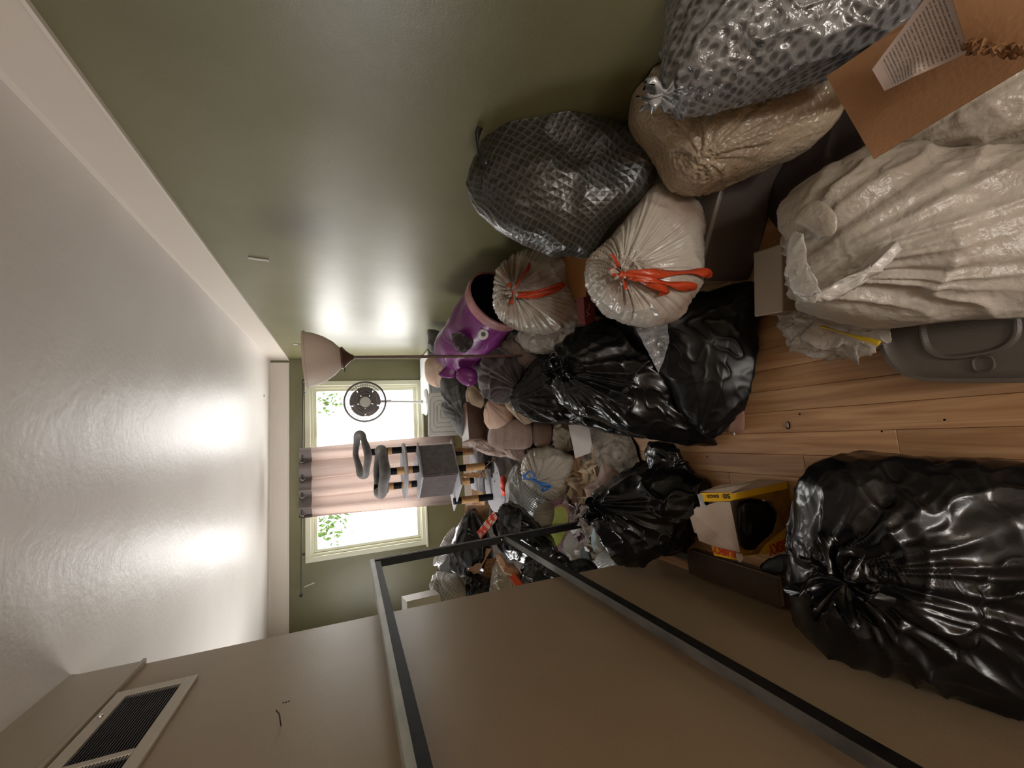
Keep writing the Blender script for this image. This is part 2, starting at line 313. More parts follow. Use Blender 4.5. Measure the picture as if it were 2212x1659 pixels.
class MB:
    def __init__(s): s.v = []; s.f = []; s.uv = []
    def add(s, v, f):
        b = len(s.v); s.v += [tuple(map(float, p)) for p in v]; s.f += [tuple(i+b for i in q) for q in f]; return s
    def box(s, c, d, R=None):
        c = np.array(c, float); R = np.eye(3) if R is None else R
        P = [c + R @ (np.array([x, y, z])*np.array(d)/2) for x in (-1, 1) for y in (-1, 1) for z in (-1, 1)]
        return s.add(P, [(0, 1, 3, 2), (4, 6, 7, 5), (0, 4, 5, 1), (2, 3, 7, 6), (0, 2, 6, 4), (1, 5, 7, 3)])
    def bx(s, x0, x1, y0, y1, z0, z1): return s.box(((x0+x1)/2, (y0+y1)/2, (z0+z1)/2), (x1-x0, y1-y0, z1-z0))
    def tube(s, pts, r, n=10, closed=False, cap=True):
        pts = [np.array(p, float) for p in pts]; k = len(pts); rr = r if hasattr(r, '__len__') else [r]*k; V = []; up = None
        for i, p in enumerate(pts):
            a = pts[(i-1) % k] if closed or i > 0 else p; b = pts[(i+1) % k] if closed or i < k-1 else p
            d = (b-a)/max(1e-9, np.linalg.norm(b-a))
            if up is None: up = np.cross(d, [0, 0, 1] if abs(d[2]) < .9 else [1, 0, 0])
            up = up-d*np.dot(up, d); up /= np.linalg.norm(up); w = np.cross(d, up)
            V += [p+rr[i]*(up*math.cos(2*PI*j/n)+w*math.sin(2*PI*j/n)) for j in range(n)]
        F = []
        for i in range(k if closed else k-1):
            for j in range(n):
                a = i*n+j; b = i*n+(j+1) % n; c = ((i+1) % k)*n
                F.append((a, b, c+(j+1) % n, c+j))
        if not closed and cap: F += [tuple(range(n))[::-1], tuple(range((k-1)*n, k*n))]
        return s.add(V, F)
    def lathe(s, c, prof, axis=(0, 0, 1), n=40):
        c = np.array(c, float); a = np.array(axis, float); a /= np.linalg.norm(a)
        u = np.cross(a, [0, 0, 1] if abs(a[2]) < .9 else [1, 0, 0]); u /= np.linalg.norm(u); w = np.cross(a, u); V = []
        for r, h in prof: V += [c+a*h+r*(u*math.cos(2*PI*j/n)+w*math.sin(2*PI*j/n)) for j in range(n)]
        F = [(i*n+j, i*n+(j+1) % n, (i+1)*n+(j+1) % n, (i+1)*n+j) for i in range(len(prof)-1) for j in range(n)]
        return s.add(V, F)
    def build(s, name, m, parent=None, smooth=True, auto=.6, bevel=0):
        o = mk(name, s.v, s.f, m, parent, smooth, auto=auto)
        if bevel:
            b = o.modifiers.new('bevel', 'BEVEL'); b.width = bevel; b.segments = 2; b.limit_method = 'ANGLE'
        return o
def bounds(P, zmin=.006):
    P[:, 2] = np.maximum(P[:, 2], zmin)
    P[:, 0] = np.minimum(P[:, 0], 1.084); P[:, 1] = np.minimum(P[:, 1], 5.64)
    k = P[:, 1] < 1.97; P[k, 0] = np.maximum(P[k, 0], -.716)
    return P
def loop_pts(pts, n, it=2, close=True):
    P = np.array(pts, float)
    for _ in range(it): P = np.stack([.75*P+.25*np.roll(P, -1, 0), .25*P+.75*np.roll(P, -1, 0)], 1).reshape(-1, P.shape[1])
    Q = np.vstack([P, P[:1]]); d = np.r_[0, np.cumsum(np.linalg.norm(np.diff(Q, axis=0), axis=1))]
    s = np.linspace(0, d[-1], n, endpoint=False)
    return np.stack([np.interp(s, d, Q[:, k]) for k in range(Q.shape[1])], 1)
def blob(name, outline, t, T, m, parent=None, pole=None, knot=None, fold=(0, 12, .25), crease=((.01, 6),), soft=.012, e=2.4, Tb=None, n=140, r=44, seed=None, smooth_it=2, zmin=.006, lock=.35):
    """a stuffed soft body: the outline is given where it stands at depth t (top, bottom), T its half thickness.
       fold=(amplitude, count, reach) pleats running to the knot; crease=(amplitude, scale) sharp wrinkles"""
    seed = random.randint(0, 99) if seed is None else seed
    O2 = loop_pts(outline, n, smooth_it); c2 = np.array(pole if pole is not None else O2.mean(0))
    x0, x1 = O2[:, 0].min(), O2[:, 0].max()
    t = t if hasattr(t, '__len__') else (t, t); Tb = T if Tb is None else Tb
    dep = lambda x: t[0]+(t[1]-t[0])*(x-x0)/(x1-x0)
    O = np.array([at(p[0], p[1], dep(p[0])) for p in O2]); C = at(c2[0], c2[1], dep(c2[0]))
    A = [C-_F*T]; W = [0.]; fl = [0.]; ang = [0.]
    us = np.linspace(0, PI, 2*r+1)[1:-1]
    for u in us:
        su = math.sin(u)**(2/e) if True else 0; cu = abs(math.cos(u))**(2/e); th = T if u < PI/2 else Tb
        sgn = -1 if u < PI/2 else 1
        A += list(C+(O-C)*su+sgn*_F*cu*th); W += [u]*n
    A += [C+_F*Tb]; W.append(PI)
    P = np.array(A); k = len(us)
    F = [(0, 1+(j+1) % n, 1+j) for j in range(n)]
    for i in range(k-1):
        b = 1+i*n; F += [(b+j, b+(j+1) % n, b+n+(j+1) % n, b+n+j) for j in range(n)]
    b = 1+(k-1)*n; F += [(b+j, b+(j+1) % n, len(P)-1) for j in range(n)]
    # surface coordinates in metres
    uv = np.zeros((len(P), 2)); G = P[1:-1].reshape(k, n, 3)
    L_ = np.cumsum(np.linalg.norm(np.diff(np.concatenate([np.repeat(P[:1], n, 0)[None], G]), axis=0), axis=2), axis=0)
    dd = (O-C); a2 = np.arctan2(dd @ _U, dd @ _R)
    uv[1:-1, 0] = (L_*np.cos(a2)).ravel(); uv[1:-1, 1] = (L_*np.sin(a2)).ravel(); uv[-1] = uv[-2]
    # outward direction
    Cm = C.copy(); N = P-Cm; N /= np.linalg.norm(N, axis=1)[:, None]+1e-9
    W = np.array(W); hold = 1-(1-lock)*np.exp(-((W-PI/2)/.25)**2)   # keep the silhouette calmer than the faces
    D = soft*pn(P, 5, seed)*1.2
    for a, s in crease:
        Q = P+.04*np.stack([pn(P, 9, seed+1), pn(P, 9, seed+2), pn(P, 9, seed+3)], 1)
        rg = np.maximum(rid(Q, s, seed+4), 0)**3; D = D+a*(rg*1.3-.3+.35*pn(Q, s*.8, seed+6))
    if knot is not None and fold[0] > 0:
        K = at(knot[0], knot[1], dep(knot[0])-T*.9); q = P-K; a = np.arctan2(q @ _U, q @ _R); ds = np.linalg.norm(q, axis=1)
        kk = fold[1]/(2*PI)
        X3 = np.stack([np.cos(a)*kk*2.0, np.sin(a)*kk*2.0, ds*1.5], 1)
        rg = rid(X3, 1.0, seed+9)
        D = D+fold[0]*rg*np.exp(-ds/fold[2])*np.clip(ds/.05, 0.15, 1)*1.3
    P = P+N*(D*hold)[:, None]
    P = bounds(P, zmin)
    o = mk(name, P, F, m, parent, True, uvs=uv)
    return o
def sheet(name, corners, m, parent=None, n=(14, 14), thick=.003, wob=(.004, 8), seed=None, curl=None, clampz=True):
    """corners: four (px, py, t) going round; a thin sheet with true thickness"""
    seed = random.randint(0, 99) if seed is None else seed
    c = [at(*q) for q in corners]; V = []; uv = []
    nrm = np.cross(c[1]-c[0], c[3]-c[0]); nrm /= np.linalg.norm(nrm)
    if np.dot(nrm, _F) > 0: nrm = -nrm
    for i in range(n[0]+1):
        for j in range(n[1]+1):
            u, v = i/n[0], j/n[1]
            V.append((1-u)*(1-v)*c[0]+u*(1-v)*c[1]+u*v*c[2]+(1-u)*v*c[3]); uv.append((u, v))
    V = np.array(V); dz = wob[0]*rid(V, wob[1], seed)*1.0
    if curl: dz = dz+curl(np.array(uv))
    V = V+nrm*dz[:, None]
    B = V-nrm*thick; N = len(V); w = n[1]+1
    F = [(i*w+j, (i+1)*w+j, (i+1)*w+j+1, i*w+j+1) for i in range(n[0]) for j in range(n[1])]
    F += [tuple(N+k for k in f[::-1]) for f in F]
    ring = [j for j in range(n[1])]+[i*w+n[1] for i in range(n[0])]+[n[0]*w+j for j in range(n[1], 0, -1)]+[i*w for i in range(n[0], 0, -1)]
    for k in range(len(ring)): a, b = ring[k], ring[(k+1) % len(ring)]; F.append((a, b, b+N, a+N))
    P = np.vstack([V, B])
    if clampz: P = bounds(P, .004)
    return mk(name, P, F, m, parent, True, uvs=uv+uv, auto=.8)
def ribbon(name, pts, w, m, parent=None, thick=.0016, seed=0, direction=None):
    """a flat strap along 3D points"""
    P = [np.array(p, float) for p in pts]
    Q = np.array(P)
    for _ in range(2): Q = np.vstack([Q[:1], np.stack([.75*Q[:-1]+.25*Q[1:], .25*Q[:-1]+.75*Q[1:]], 1).reshape(-1, 3), Q[-1:]])
    V = []
    for i, p in enumerate(Q):
        d = Q[min(i+1, len(Q)-1)]-Q[max(i-1, 0)]; d /= np.linalg.norm(d)+1e-9
        s = np.cross(d, _F); s /= np.linalg.norm(s)+1e-9
        tw = math.sin(i*.35+seed)*.7; s = s*math.cos(tw)+np.cross(s, d)*math.sin(tw); nn = np.cross(d, s)
        ww = w*(0.8+.3*math.sin(i*.6+seed))
        V += [p+s*ww/2+nn*thick, p-s*ww/2+nn*thick, p-s*ww/2-nn*thick, p+s*ww/2-nn*thick]
    F = [(i*4+j, i*4+(j+1) % 4, i*4+4+(j+1) % 4, i*4+4+j) for i in range(len(Q)-1) for j in range(4)]
    F += [(0, 1, 2, 3), tuple(len(V)-4+j for j in (3, 2, 1, 0))]
    return mk(name, V, F, m, parent, True)
def tuft(name, c, axis, r, h, m, parent=None, seed=1, n=48, lobes=9):
    """gathered film above a knot"""
    c = np.array(c, float); a = np.array(axis, float); a /= np.linalg.norm(a); u = np.cross(a, [0.3, .2, 1]); u /= np.linalg.norm(u); w = np.cross(a, u)
    prof = [(.9, -.12), (.42, .05), (.30, .16), (.34, .26), (.6, .45), (.9, .72), (1.05, 1.0), (.8, .82), (.35, .45), (.05, .35)]; V = []
    for i, (rr, hh) in enumerate(prof):
        for j in range(n):
            th = 2*PI*j/n; k = 1+.38*math.sin(lobes*th+seed+i*.25)*(.5+rr*.5)+.2*math.sin(3*th+seed*2)
            hh2 = hh*(1+.28*math.sin(5*th+seed*3)*(hh > .3))
            V.append(c+a*hh2*h+r*rr*k*(u*math.cos(th)+w*math.sin(th)))
    V = np.array(V); V = V+r*.35*np.stack([pn(V, 1.1/r, seed+q_) for q_ in range(3)], 1)+r*.12*np.stack([pn(V, 3/r, seed+q_) for q_ in range(3)], 1)
    F = [(i*n+j, i*n+(j+1) % n, (i+1)*n+(j+1) % n, (i+1)*n+j) for i in range(len(prof)-1) for j in range(n)]
    F.append(tuple(range((len(prof)-1)*n, len(prof)*n)))
    return mk(name, V, F, m, parent, True)
def text(name, s, size, origin, ex, ey, m, parent=None, depth=.0006, stretch=1.0):
    cu = bpy.data.curves.new(name, 'FONT'); cu.body = s; cu.size = size; cu.extrude = depth; cu.offset = size*.02; cu.resolution_u = 3
    o = bpy.data.objects.new(name+'_tmp', cu); COL.objects.link(o)
    bpy.context.view_layer.update()
    me = bpy.data.meshes.new_from_object(o.evaluated_get(bpy.context.evaluated_depsgraph_get()))
    bpy.data.objects.remove(o)
    me.materials.clear(); me.materials.append(m)
    ex = np.array(ex, float); ey = np.array(ey, float); ex /= np.linalg.norm(ex); ey = ey-ex*np.dot(ex, ey); ey /= np.linalg.norm(ey); ez = np.cross(ex, ey)
    ob = bpy.data.objects.new(name, me); COL.objects.link(ob)
    Mx = Matrix(((ex[0]*stretch, ey[0], ez[0], origin[0]), (ex[1]*stretch, ey[1], ez[1], origin[1]), (ex[2]*stretch, ey[2], ez[2], origin[2]), (0, 0, 0, 1)))
    me.transform(Mx)
    if parent is not None: ob.parent = parent; ob.matrix_parent_inverse = Matrix.Translation(-parent.location)
    return ob

# ------------------------------------------------------------------ room shell
XR, XL, XF, YB, YP, ZC = 1.09, -.725, -2.35, 5.67, 1.96, 2.44
YN = -3.2
def struct(mb, name, m, smooth=False, bevel=0):
    o = mb.build(name, m, None, smooth, None, bevel); o['kind'] = 'structure'; return o
fl = struct(MB().bx(XF, XR, YN, YB, -.06, -.012), 'floor', M['subfloor'])
struct(MB().bx(XF-.1, XR+.1, YN-.1, YB+.2, ZC, ZC+.08), 'ceiling', M['ceiling'])
struct(MB().bx(XR, XR+.1, YN, YB+.2, -.06, ZC), 'wall_right', M['wall_green'])
wx0, wx1, wz0, wz1 = -1.32, .78, .655, 2.03
wb = MB(); wb.bx(XF, wx0, YB, YB+.2, -.06, ZC); wb.bx(wx1, XR, YB, YB+.2, -.06, ZC); wb.bx(wx0, wx1, YB, YB+.2, -.06, wz0); wb.bx(wx0, wx1, YB, YB+.2, wz1, ZC)
struct(wb, 'wall_back', M['wall_green'])
struct(MB().bx(XL-.12, XL, YN, YP, -.06, ZC), 'wall_left', M['wall_taupe'])
struct(MB().bx(XF-.1, XF, YP-.1, 3.1, -.06, ZC).bx(XF-.1, XF, 4.2, YB+.2, -.06, ZC).bx(XF-.1, XF, 3.1, 4.2, -.06, .75).bx(XF-.1, XF, 3.1, 4.2, 1.85, ZC), 'wall_far_left', M['wall_green'])  # the opening is an assumed side window, out of view
struct(MB().bx(XF, XL-.12, YP-.1, YP, -.06, ZC), 'wall_side', M['wall_green'])
# behind the photographer: the room goes on to a wall, doorway added for fill light
wf = MB(); wf.bx(XL-.12, -.45, YN-.1, YN, -.06, ZC); wf.bx(.1, XR, YN-.1, YN, -.06, ZC); wf.bx(-.45, .1, YN-.1, YN, 2.05, ZC)
struct(wf, 'wall_front', M['wall_taupe'])
# floor planks
fw = .083; k = 0; me0 = None
random.seed(11)
x = XL
row = 0
while x < XR-.01:
    y = .12-random.random()*.8
    while y < 4.1:
        ln = .75+random.random()*.75; y0, y1 = max(y, .1), min(y+ln, 4.2)
        x1 = min(x+fw, XR)
        if y1-y0 > .12:
            g = .0005; b = .0012
            mb = MB(); a0, a1, b0, b1 = x+g, x1-g, y0+g, y1-g; h = random.uniform(-.0004, .0004)
            mb.add([(a0, b0, -.014), (a1, b0, -.014), (a1, b1, -.014), (a0, b1, -.014), (a0, b0, -b), (a1, b0, -b), (a1, b1, -b), (a0, b1, -b), (a0+b, b0+b, h), (a1-b, b0+b, h), (a1-b, b1-b, h), (a0+b, b1-b, h)],
                   [(0, 3, 2, 1), (0, 1, 5, 4), (1, 2, 6, 5), (2, 3, 7, 6), (3, 0, 4, 7), (4, 5, 9, 8), (5, 6, 10, 9), (6, 7, 11, 10), (7, 4, 8, 11), (8, 9, 10, 11)])
            mb.build('plank', M['oak'], fl, False, None)
        y += ln
    x += fw; row += 1
far = MB().bx(XL, XR, 4.2, YB, -.012, 0).bx(XF, XL, YP, YB, -.012, 0).bx(XL, XR, YN, .1, -.012, 0)
o = far.build('floorboards', M['oak'], fl, False, None); o['kind'] = 'stuff'
random.seed(5)
# crown boards: flat boards meeting the ceiling with a small bead below
cb, cr_ = 2.235, .012
def crown(name, p0, p1, inward, m):
    p0 = np.array(p0, float); p1 = np.array(p1, float); w = np.array(inward, float); mb = MB()
    prof = [(0, cb), (.016, cb), (.018, cb+.010), (.010, cb+.014), (.010, ZC-.02), (.014, ZC), (0, ZC)]
    V = [np.array([p[0], p[1], 0])+np.array([w[0]*a, w[1]*a, h]) for p in (p0, p1) for a, h in prof]; k = len(prof)
    mb.add(V, [(i, (i+1) % k, k+(i+1) % k, k+i) for i in range(k)]+[tuple(range(k)), tuple(range(k, 2*k))[::-1]])
    o = mb.build(name, m, None, False, None); o['kind'] = 'structure'; return o
crown('trim_1', (XR, YN), (XR, YB-.001), (-1, 0), M['trim'])
crown('trim_2', (XF, YB), (XR-.04, YB), (0, -1), M['trim'])
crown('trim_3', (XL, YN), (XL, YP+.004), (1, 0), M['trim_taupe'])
struct(MB().bx(XF, wx0-.1, YB-.012, YB, 0, .10).bx(wx0-.1, XR, YB-.012, YB, 0, .10), 'baseboard_back', M['trim'])
struct(MB().bx(XR-.012, XR, .1, YB-.02, 0, .10), 'baseboard_right', M['trim'])
# window: casing, frame, sashes, panes, sill
wo = bpy.data.objects.new('window_1', None); COL.objects.link(wo); wo.location = ((wx0+wx1)/2, YB, wz0); wo['kind'] = 'structure'
def frame_ring(x0, x1, z0, z1, w, y0, y1):
    return MB().bx(x0, x0+w, y0, y1, z0, z1).bx(x1-w, x1, y0, y1, z0, z1).bx(x0+w, x1-w, y0, y1, z0, z0+w).bx(x0+w, x1-w, y0, y1, z1-w, z1)
frame_ring(wx0-.035, wx1+.035, wz0-.02, wz1+.035, .06, YB-.018, YB).build('casing', M['window'], wo, False, None, .004)
frame_ring(wx0+.0, wx1-.0, wz0, wz1, .055, YB+.005, YB+.07).build('window_frame', M['window'], wo, False, None, .003)
MB().bx(wx0-.06, wx1+.06, YB-.045, YB+.02, wz0-.03, wz0-.005).build('sill', M['window'], wo, False, None, .004)
xm = (wx0+wx1)/2
for a, b in ((wx0+.055, xm-.02), (xm+.02, wx1-.055)):
    s = frame_ring(a, b, wz0+.055, wz1-.055, .04, YB+.03, YB+.075).build('sash', M['window'], wo, False, None, .006)
    p = MB().bx(a+.04, b-.04, YB+.05, YB+.054, wz0+.095, wz1-.095).build('pane', M['glass'], None, False, None)
    p.parent = s
MB().bx(xm-.02, xm+.02, YB+.01, YB+.08, wz0+.055, wz1-.055).build('mullion', M['window'], wo, False, None)

# outside: the crown of a tree seen through each end of the window
def tree_out(name, c, R, label, n=160):
    t = empty(name, (c[0], c[1], -1.5), label, 'tree')
    MB().tube([(c[0]-2.2, c[1], -1.5), (c[0]-2.0, c[1], c[2]+.9), (c[0]-.6, c[1]+.1, c[2]+.9), (c[0], c[1]+.1, c[2]+.1)], [.12, .08, .04, .01]).build('trunk', M['bark'], t)
    mb = MB()
    for i in range(n):
        d = np.random.RandomState(i+n).normal(size=3); d /= np.linalg.norm(d); p = np.array(c)+d*R*random.uniform(.2, 1)*np.array([1, 1, .8]); a = np.random.RandomState(i).normal(size=3); a /= np.linalg.norm(a)
        b = np.cross(a, [0, 0, 1]); b /= np.linalg.norm(b); s = random.uniform(.05, .10)
        mb.add([p-a*s, p+b*s*.45, p+a*s, p-b*s*.45], [(0, 1, 2, 3)])
    o = mb.build('leaf_cluster', M['leaf'], t, False, None); o['kind'] = 'stuff'
c = at_y(715, 1140, 9.5); tree_out('garden_tree', c, .55, 'green leafy tree outside the left end of the window')
c = at_y(712, 868, 10.5); tree_out('garden_tree', c, .5, 'pale leafy tree outside the right end of the window, behind the fan', 110)

# ------------------------------------------------------------------ vent grille on the left wall
def yz(px, py): p = at_x(px, py, XL+.004); return p[1], p[2]
yv1, zt = yz(254, 1501); _, zb = yz(425, 1467)
zb = min(zb, zt-.2)
v = empty('wall_vent', (XL, yv1-.5, zb), 'cream framed return air grille high on the taupe left wall', 'vent')
pw = .305; bw = .034
fr = MB(); y = yv1
fr.bx(XL, XL+.012, yv1-4*pw-5*bw*.6-.02, yv1, zb, zb+bw).bx(XL, XL+.012, yv1-4*pw-5*bw*.6-.02, yv1, zt-bw, zt)
ys = yv1
cells = []
for i in range(4):
    fr.bx(XL, XL+.012, ys-(bw if i == 0 else bw*.6), ys, zb+bw, zt-bw); y1 = ys-(bw if i == 0 else bw*.6); cells.append((y1-pw, y1)); ys = y1-pw
fr.bx(XL, XL+.012, ys-.02, ys, zb+bw, zt-bw)
fr.build('vent_frame', M['vent_paint'], v, False, None, .002)
MB().bx(XL+.0005, XL+.0015, ys, yv1-.01, zb+.01, zt-.01).build('duct_backing', M['vent_dark'], v, False, None)
for y0, y1 in cells:
    ns = 20
    for i in range(ns):
        z = zb+bw+(i+.5)*(zt-zb-2*bw)/ns
        mb = MB(); mb.box((XL+.006, (y0+y1)/2, z), (.010, y1-y0, .0022), np.array([[.8, 0, .6], [0, 1, 0], [-.6, 0, .8]])); mb.build('slat', M['slat'], v, False, None)
MB().lathe((XL+.012, yv1-.13, zt-.015), [(.0001, .004), (.006, .003), (.007, 0)], (1, 0, 0), 12).build('screw', M['screw'], v)

# small fixings
def mini(name, mb, m, label, cat, group=None):
    o = mb.build(name, m, None); return tag(o, label, cat, group)
def strip(a, b, label, cat='adhesive strip'):
    a = np.array(a); b = np.array(b); mb = MB().tube([a, (a+b)/2, b], .006, 8); mini('adhesive_strip', mb, M['paper'], label, cat)
strip(at_x(536, 557, XR-.006), at_x(581, 563, XR-.006), 'long white adhesive strip stuck high on the green right wall')
strip(at_y(657, 1268, YB-.006), at_y(679, 1259, YB-.006), 'short white adhesive strip on the back wall left of the window')
strip(at_x(634, 744, XR-.006), at_x(649, 744, XR-.006), 'small white adhesive strip on the right wall above the lamp shade')
def hook(px, py, label):
    p = at_z(px, py, ZC-.002); mb = MB().lathe(p, [(.0001, 0), (.016, 0), (.012, -.010), (.003, -.018), (.003, -.03)], n=12)
    mb.tube([p+np.array([0, 0, -.028]), p+np.array([.014, 0, -.045]), p+np.array([.010, 0, -.066]), p+np.array([-.010, 0, -.066]), p+np.array([-.014, 0, -.052])], .0025, 6)
    mini('ceiling_hook', mb, M['rod'], label, 'hook', 'hooks in the ceiling near the window')
hook(584, 905, 'brown ceiling hook above the right half of the window'); hook(584, 1143, 'brown ceiling hook above the left half of the window')
p = at_z(570, 855, ZC-.001); mini('ceiling_screw', MB().lathe(p, [(.0001, -.006), (.012, -.004), (.013, 0)], n=12), M['rod'], 'lone dark screw head in the ceiling above the fan', 'screw')
p = at_x(607, 1568, XL); nl = MB().tube([p, p+np.array([.03, 0, .004]), p+np.array([.042, 0, .012])], .0018, 8); mini('wall_nail', nl, M['rod'], 'bent dark nail in the taupe left wall above the metal frame', 'nail')
for q, (a, b) in enumerate([(612, 1518), (618, 1517), (624, 1515)]):
    p = at_x(a, b, XL); mini('wall_plug', MB().lathe(p, [(.0001, .002), (.0025, .0015), (.003, 0)], (1, 0, 0), 8), M['rod'], ['first tiny dark plug above the bent nail, nearest the vent', 'middle tiny dark plug of three above the bent nail', 'last tiny dark plug of three above the bent nail, nearest the window'][q], 'wall plug')

# ------------------------------------------------------------------ curtain and rod
yr = 5.52
rd = empty('curtain_rod', at_y(653, 1050, yr), 'thin dark curtain rod with ball finial above the window', 'curtain rod')
a, b = at_y(650, 1280, yr), at_y(655, 828, yr)
MB().tube([a, b], .0075, 10).build('rod', M['rod'], rd)
for p, s in ((a, -1), (b, 1)): MB().lathe(p, [(.001, -.005), (.010, 0), (.010, .012), (.018, .022), (.020, .034), (.014, .046), (.001, .052)], (s, 0, 0), 16).build('finial', M['rod'], rd)
for px, py in ((652, 1205), (655, 845)):
    p = at_y(px, py, yr); MB().tube([p, p+np.array([0, .05, -.01]), np.array([p[0], YB-.003, p[2]-.01])], .006, 8).box((p[0], YB-.006, p[2]-.01), (.02, .01, .06)).build('bracket', M['rod'], rd)
cu = empty('window_curtain', at_y(800, 1030, yr), 'sheer taupe grommet curtain gathered at the middle of the window', 'curtain')
ptl, ptr = at_y(646, 1122, yr), at_y(646, 969, yr); pbl, pbr = at_y(985, 1090, yr), at_y(985, 940, yr)
def curtain(z0f, z1f, name, m, off=0):
    nx, nz = 160, 24; V = []; uv = []
    for i in range(nz+1):
        f = z0f+(z1f-z0f)*i/nz
        for j in range(nx+1):
            u = j/nx; x = (ptl[0]*(1-u)+ptr[0]*u)*(1-f)+(pbl[0]*(1-u)+pbr[0]*u)*f; z = (ptl[2]+.0)*(1-f)+pbl[2]*f
            ph = 2*PI*4.0*u+.4*math.sin(3*f+u*5); y = yr+.062*math.sin(ph)*(1-.25*f)+.012*math.sin(2.3*ph+f*2)+.012*math.sin(17*u+f*3)*f-off
            V.append((x+.010*math.sin(ph*2+1), y, z+.006*math.sin(ph)*(f < .02))); uv.append((u, f))
    F = [(i*(nx+1)+j, i*(nx+1)+j+1, (i+1)*(nx+1)+j+1, (i+1)*(nx+1)+j) for i in range(nz) for j in range(nx)]
    o = mk(name, V, F, m, cu, True, uvs=uv); s = o.modifiers.new('solid', 'SOLIDIFY'); s.thickness = .0012; return o
curtain(.0, 1.0, 'cloth', M['curtain']); curtain(-.001, .072, 'top_hem', M['curtain_hem'], .002)
for i in range(8):
    u = (i+.5)/8; x = ptl[0]*(1-u)+ptr[0]*u; mb = MB(); c = np.array([x, yr, at_y(654, 1050, yr)[2]])
    s = 1 if i % 2 else -1; ax = np.array([1, .9*s, 0]); ax /= np.linalg.norm(ax); w = np.cross(ax, [0, 0, 1])
    mb.tube([c+.021*(w*math.cos(2*PI*j/16)+np.array([0, 0, 1])*math.sin(2*PI*j/16)) for j in range(16)], .0045, 6, closed=True).build('grommet', M['grommet'], cu)

# ------------------------------------------------------------------ torchiere lamp
yl = 2.40
top = at_y(663, 777, yl); nk = at_y(741, 773, yl); nk2 = at_y(757, 770, yl); bt = at_y(1185, 766, yl)
lp = empty('floor_lamp', (bt[0], yl, 0), 'brown pole torchiere lamp with a frosted bowl shade in the corner', 'lamp')
ax = top-nk; H = np.linalg.norm(ax); axn = ax/H
prof = [(.030, 0), (.060, .012), (.098, .045), (.130, .09), (.152, .14), (.163, .19), (.167, H), (.163, H-.001), (.158, .19), (.146, .14), (.124, .092), (.092, .05), (.055, .018), (.001, .012)]
MB().lathe(nk, [(r*1.05*yl/2.72, h) for r, h in prof], axn, 56).build('lamp_shade', M['shade'], lp)
cup_ = MB().lathe(nk, [(.001, .01), (.058, .012), (.062, .002), (.036, -.02), (.020, -.04), (.012, -.055), (.001, -.056)], axn, 32).build('socket_cup', M['brown_metal'], lp)
MB().tube([nk-axn*.05, (bt[0], yl, .02)], .0085, 12).build('pole', M['brown_metal'], lp)
MB().lathe((bt[0], yl, 0.001), [(.001, 0), (.13, 0), (.13, .012), (.11, .02), (.02, .03), (.012, .05), (.001, .05)], n=40).build('base', M['brown_metal'], lp)
q = nk-axn*.005-np.array([.035, 0, 0]); MB().tube([q, q+np.array([-.035, 0, -.003])], .0028, 8).lathe(q+np.array([-.035, 0, -.003]), [(.001, 0), (.004, .001), (.004, .007), (.001, .008)], (-1, 0, 0), 10).build('switch', M['rod'], cup_)
q = at_y(653, 745, yl); MB().tube([at_y(667, 745, yl), at_y(643, 745, yl)], .002, 6).build('finial_pin', M['offwhite_plastic'], lp)

# ------------------------------------------------------------------ pedestal fan
yf = 5.1; fc = at_y(789, 868, yf); fr_ = 42*np.linalg.norm(at_y(789, 869, yf)-fc)
fb = at_y(918, 868, yf)
fn = empty('pedestal_fan', fb, 'dusty white pedestal fan in front of the window', 'fan')
d = EYE-fc; d /= np.linalg.norm(d); d[2] *= .5; d /= np.linalg.norm(d); u = np.cross([0, 0, 1], d); u /= np.linalg.norm(u); w = np.cross(d, u)
def circ(r, off, n=48): return [fc+d*off+r*(u*math.cos(2*PI*j/n)+w*math.sin(2*PI*j/n)) for j in range(n)]
g = MB(); g.tube(circ(fr_, 0), .013, 8, closed=True)
for rr, of in ((fr_*.98, .025), (fr_*.86, .045), (fr_*.56, .065), (fr_*.72, .055), (fr_*.42, .07), (fr_*.98, -.025), (fr_*.7, -.055)): g.tube(circ(rr, of), .0045, 5, closed=True)
for j in range(48):
    a = 2*PI*j/48; e = u*math.cos(a)+w*math.sin(a)
    g.tube([fc+e*fr_*.26+d*.075, fc+e*fr_*.7+d*.056, fc+e*fr_*.97+d*.02], .0024, 4); g.tube([fc+e*fr_*.26-d*.06, fc+e*fr_*.7-d*.055, fc+e*fr_*.97-d*.02], .0013, 4)
gr_ = g.build('grille', M['fan_ring'], fn)
MB().lathe(fc, [(.001, .084), (fr_*.24, .082), (fr_*.27, .074), (fr_*.27, .068)], d, 32).build('badge', M['fan_hub'], gr_)
MB().lathe(fc, [(.001, .03), (fr_*.3, .028), (fr_*.34, -.02), (fr_*.3, -.12), (.001, -.14)], d, 24).build('motor', M['fan_dark'], fn)
for k in range(5):
    a0 = 2*PI*k/5; V = []; nn = 10
    for i in range(6):
        r = fr_*(.25+.52*i/5)
        for j in range(nn+1):
            a = a0+(j/nn-.5)*1.25*(.8+.25*math.sin(PI*i/5)); V.append(fc+r*(u*math.cos(a)+w*math.sin(a))+d*(.02*(j/nn-.5)*2))
    F = [(i*(nn+1)+j, i*(nn+1)+j+1, (i+1)*(nn+1)+j+1, (i+1)*(nn+1)+j) for i in range(5) for j in range(nn)]
    o = mk('fan_blade', V, F, M['fan_dark'], fn); s = o.modifiers.new('s', 'SOLIDIFY'); s.thickness = .003
fl0 = np.array([fc[0], fc[1]+.03, fc[2]-fr_]); MB().tube([fc-d*.08, fl0, fb+np.array([0, .03, 0])], [.03, .014, .014], 12).build('pole', M['white_plastic'], fn)
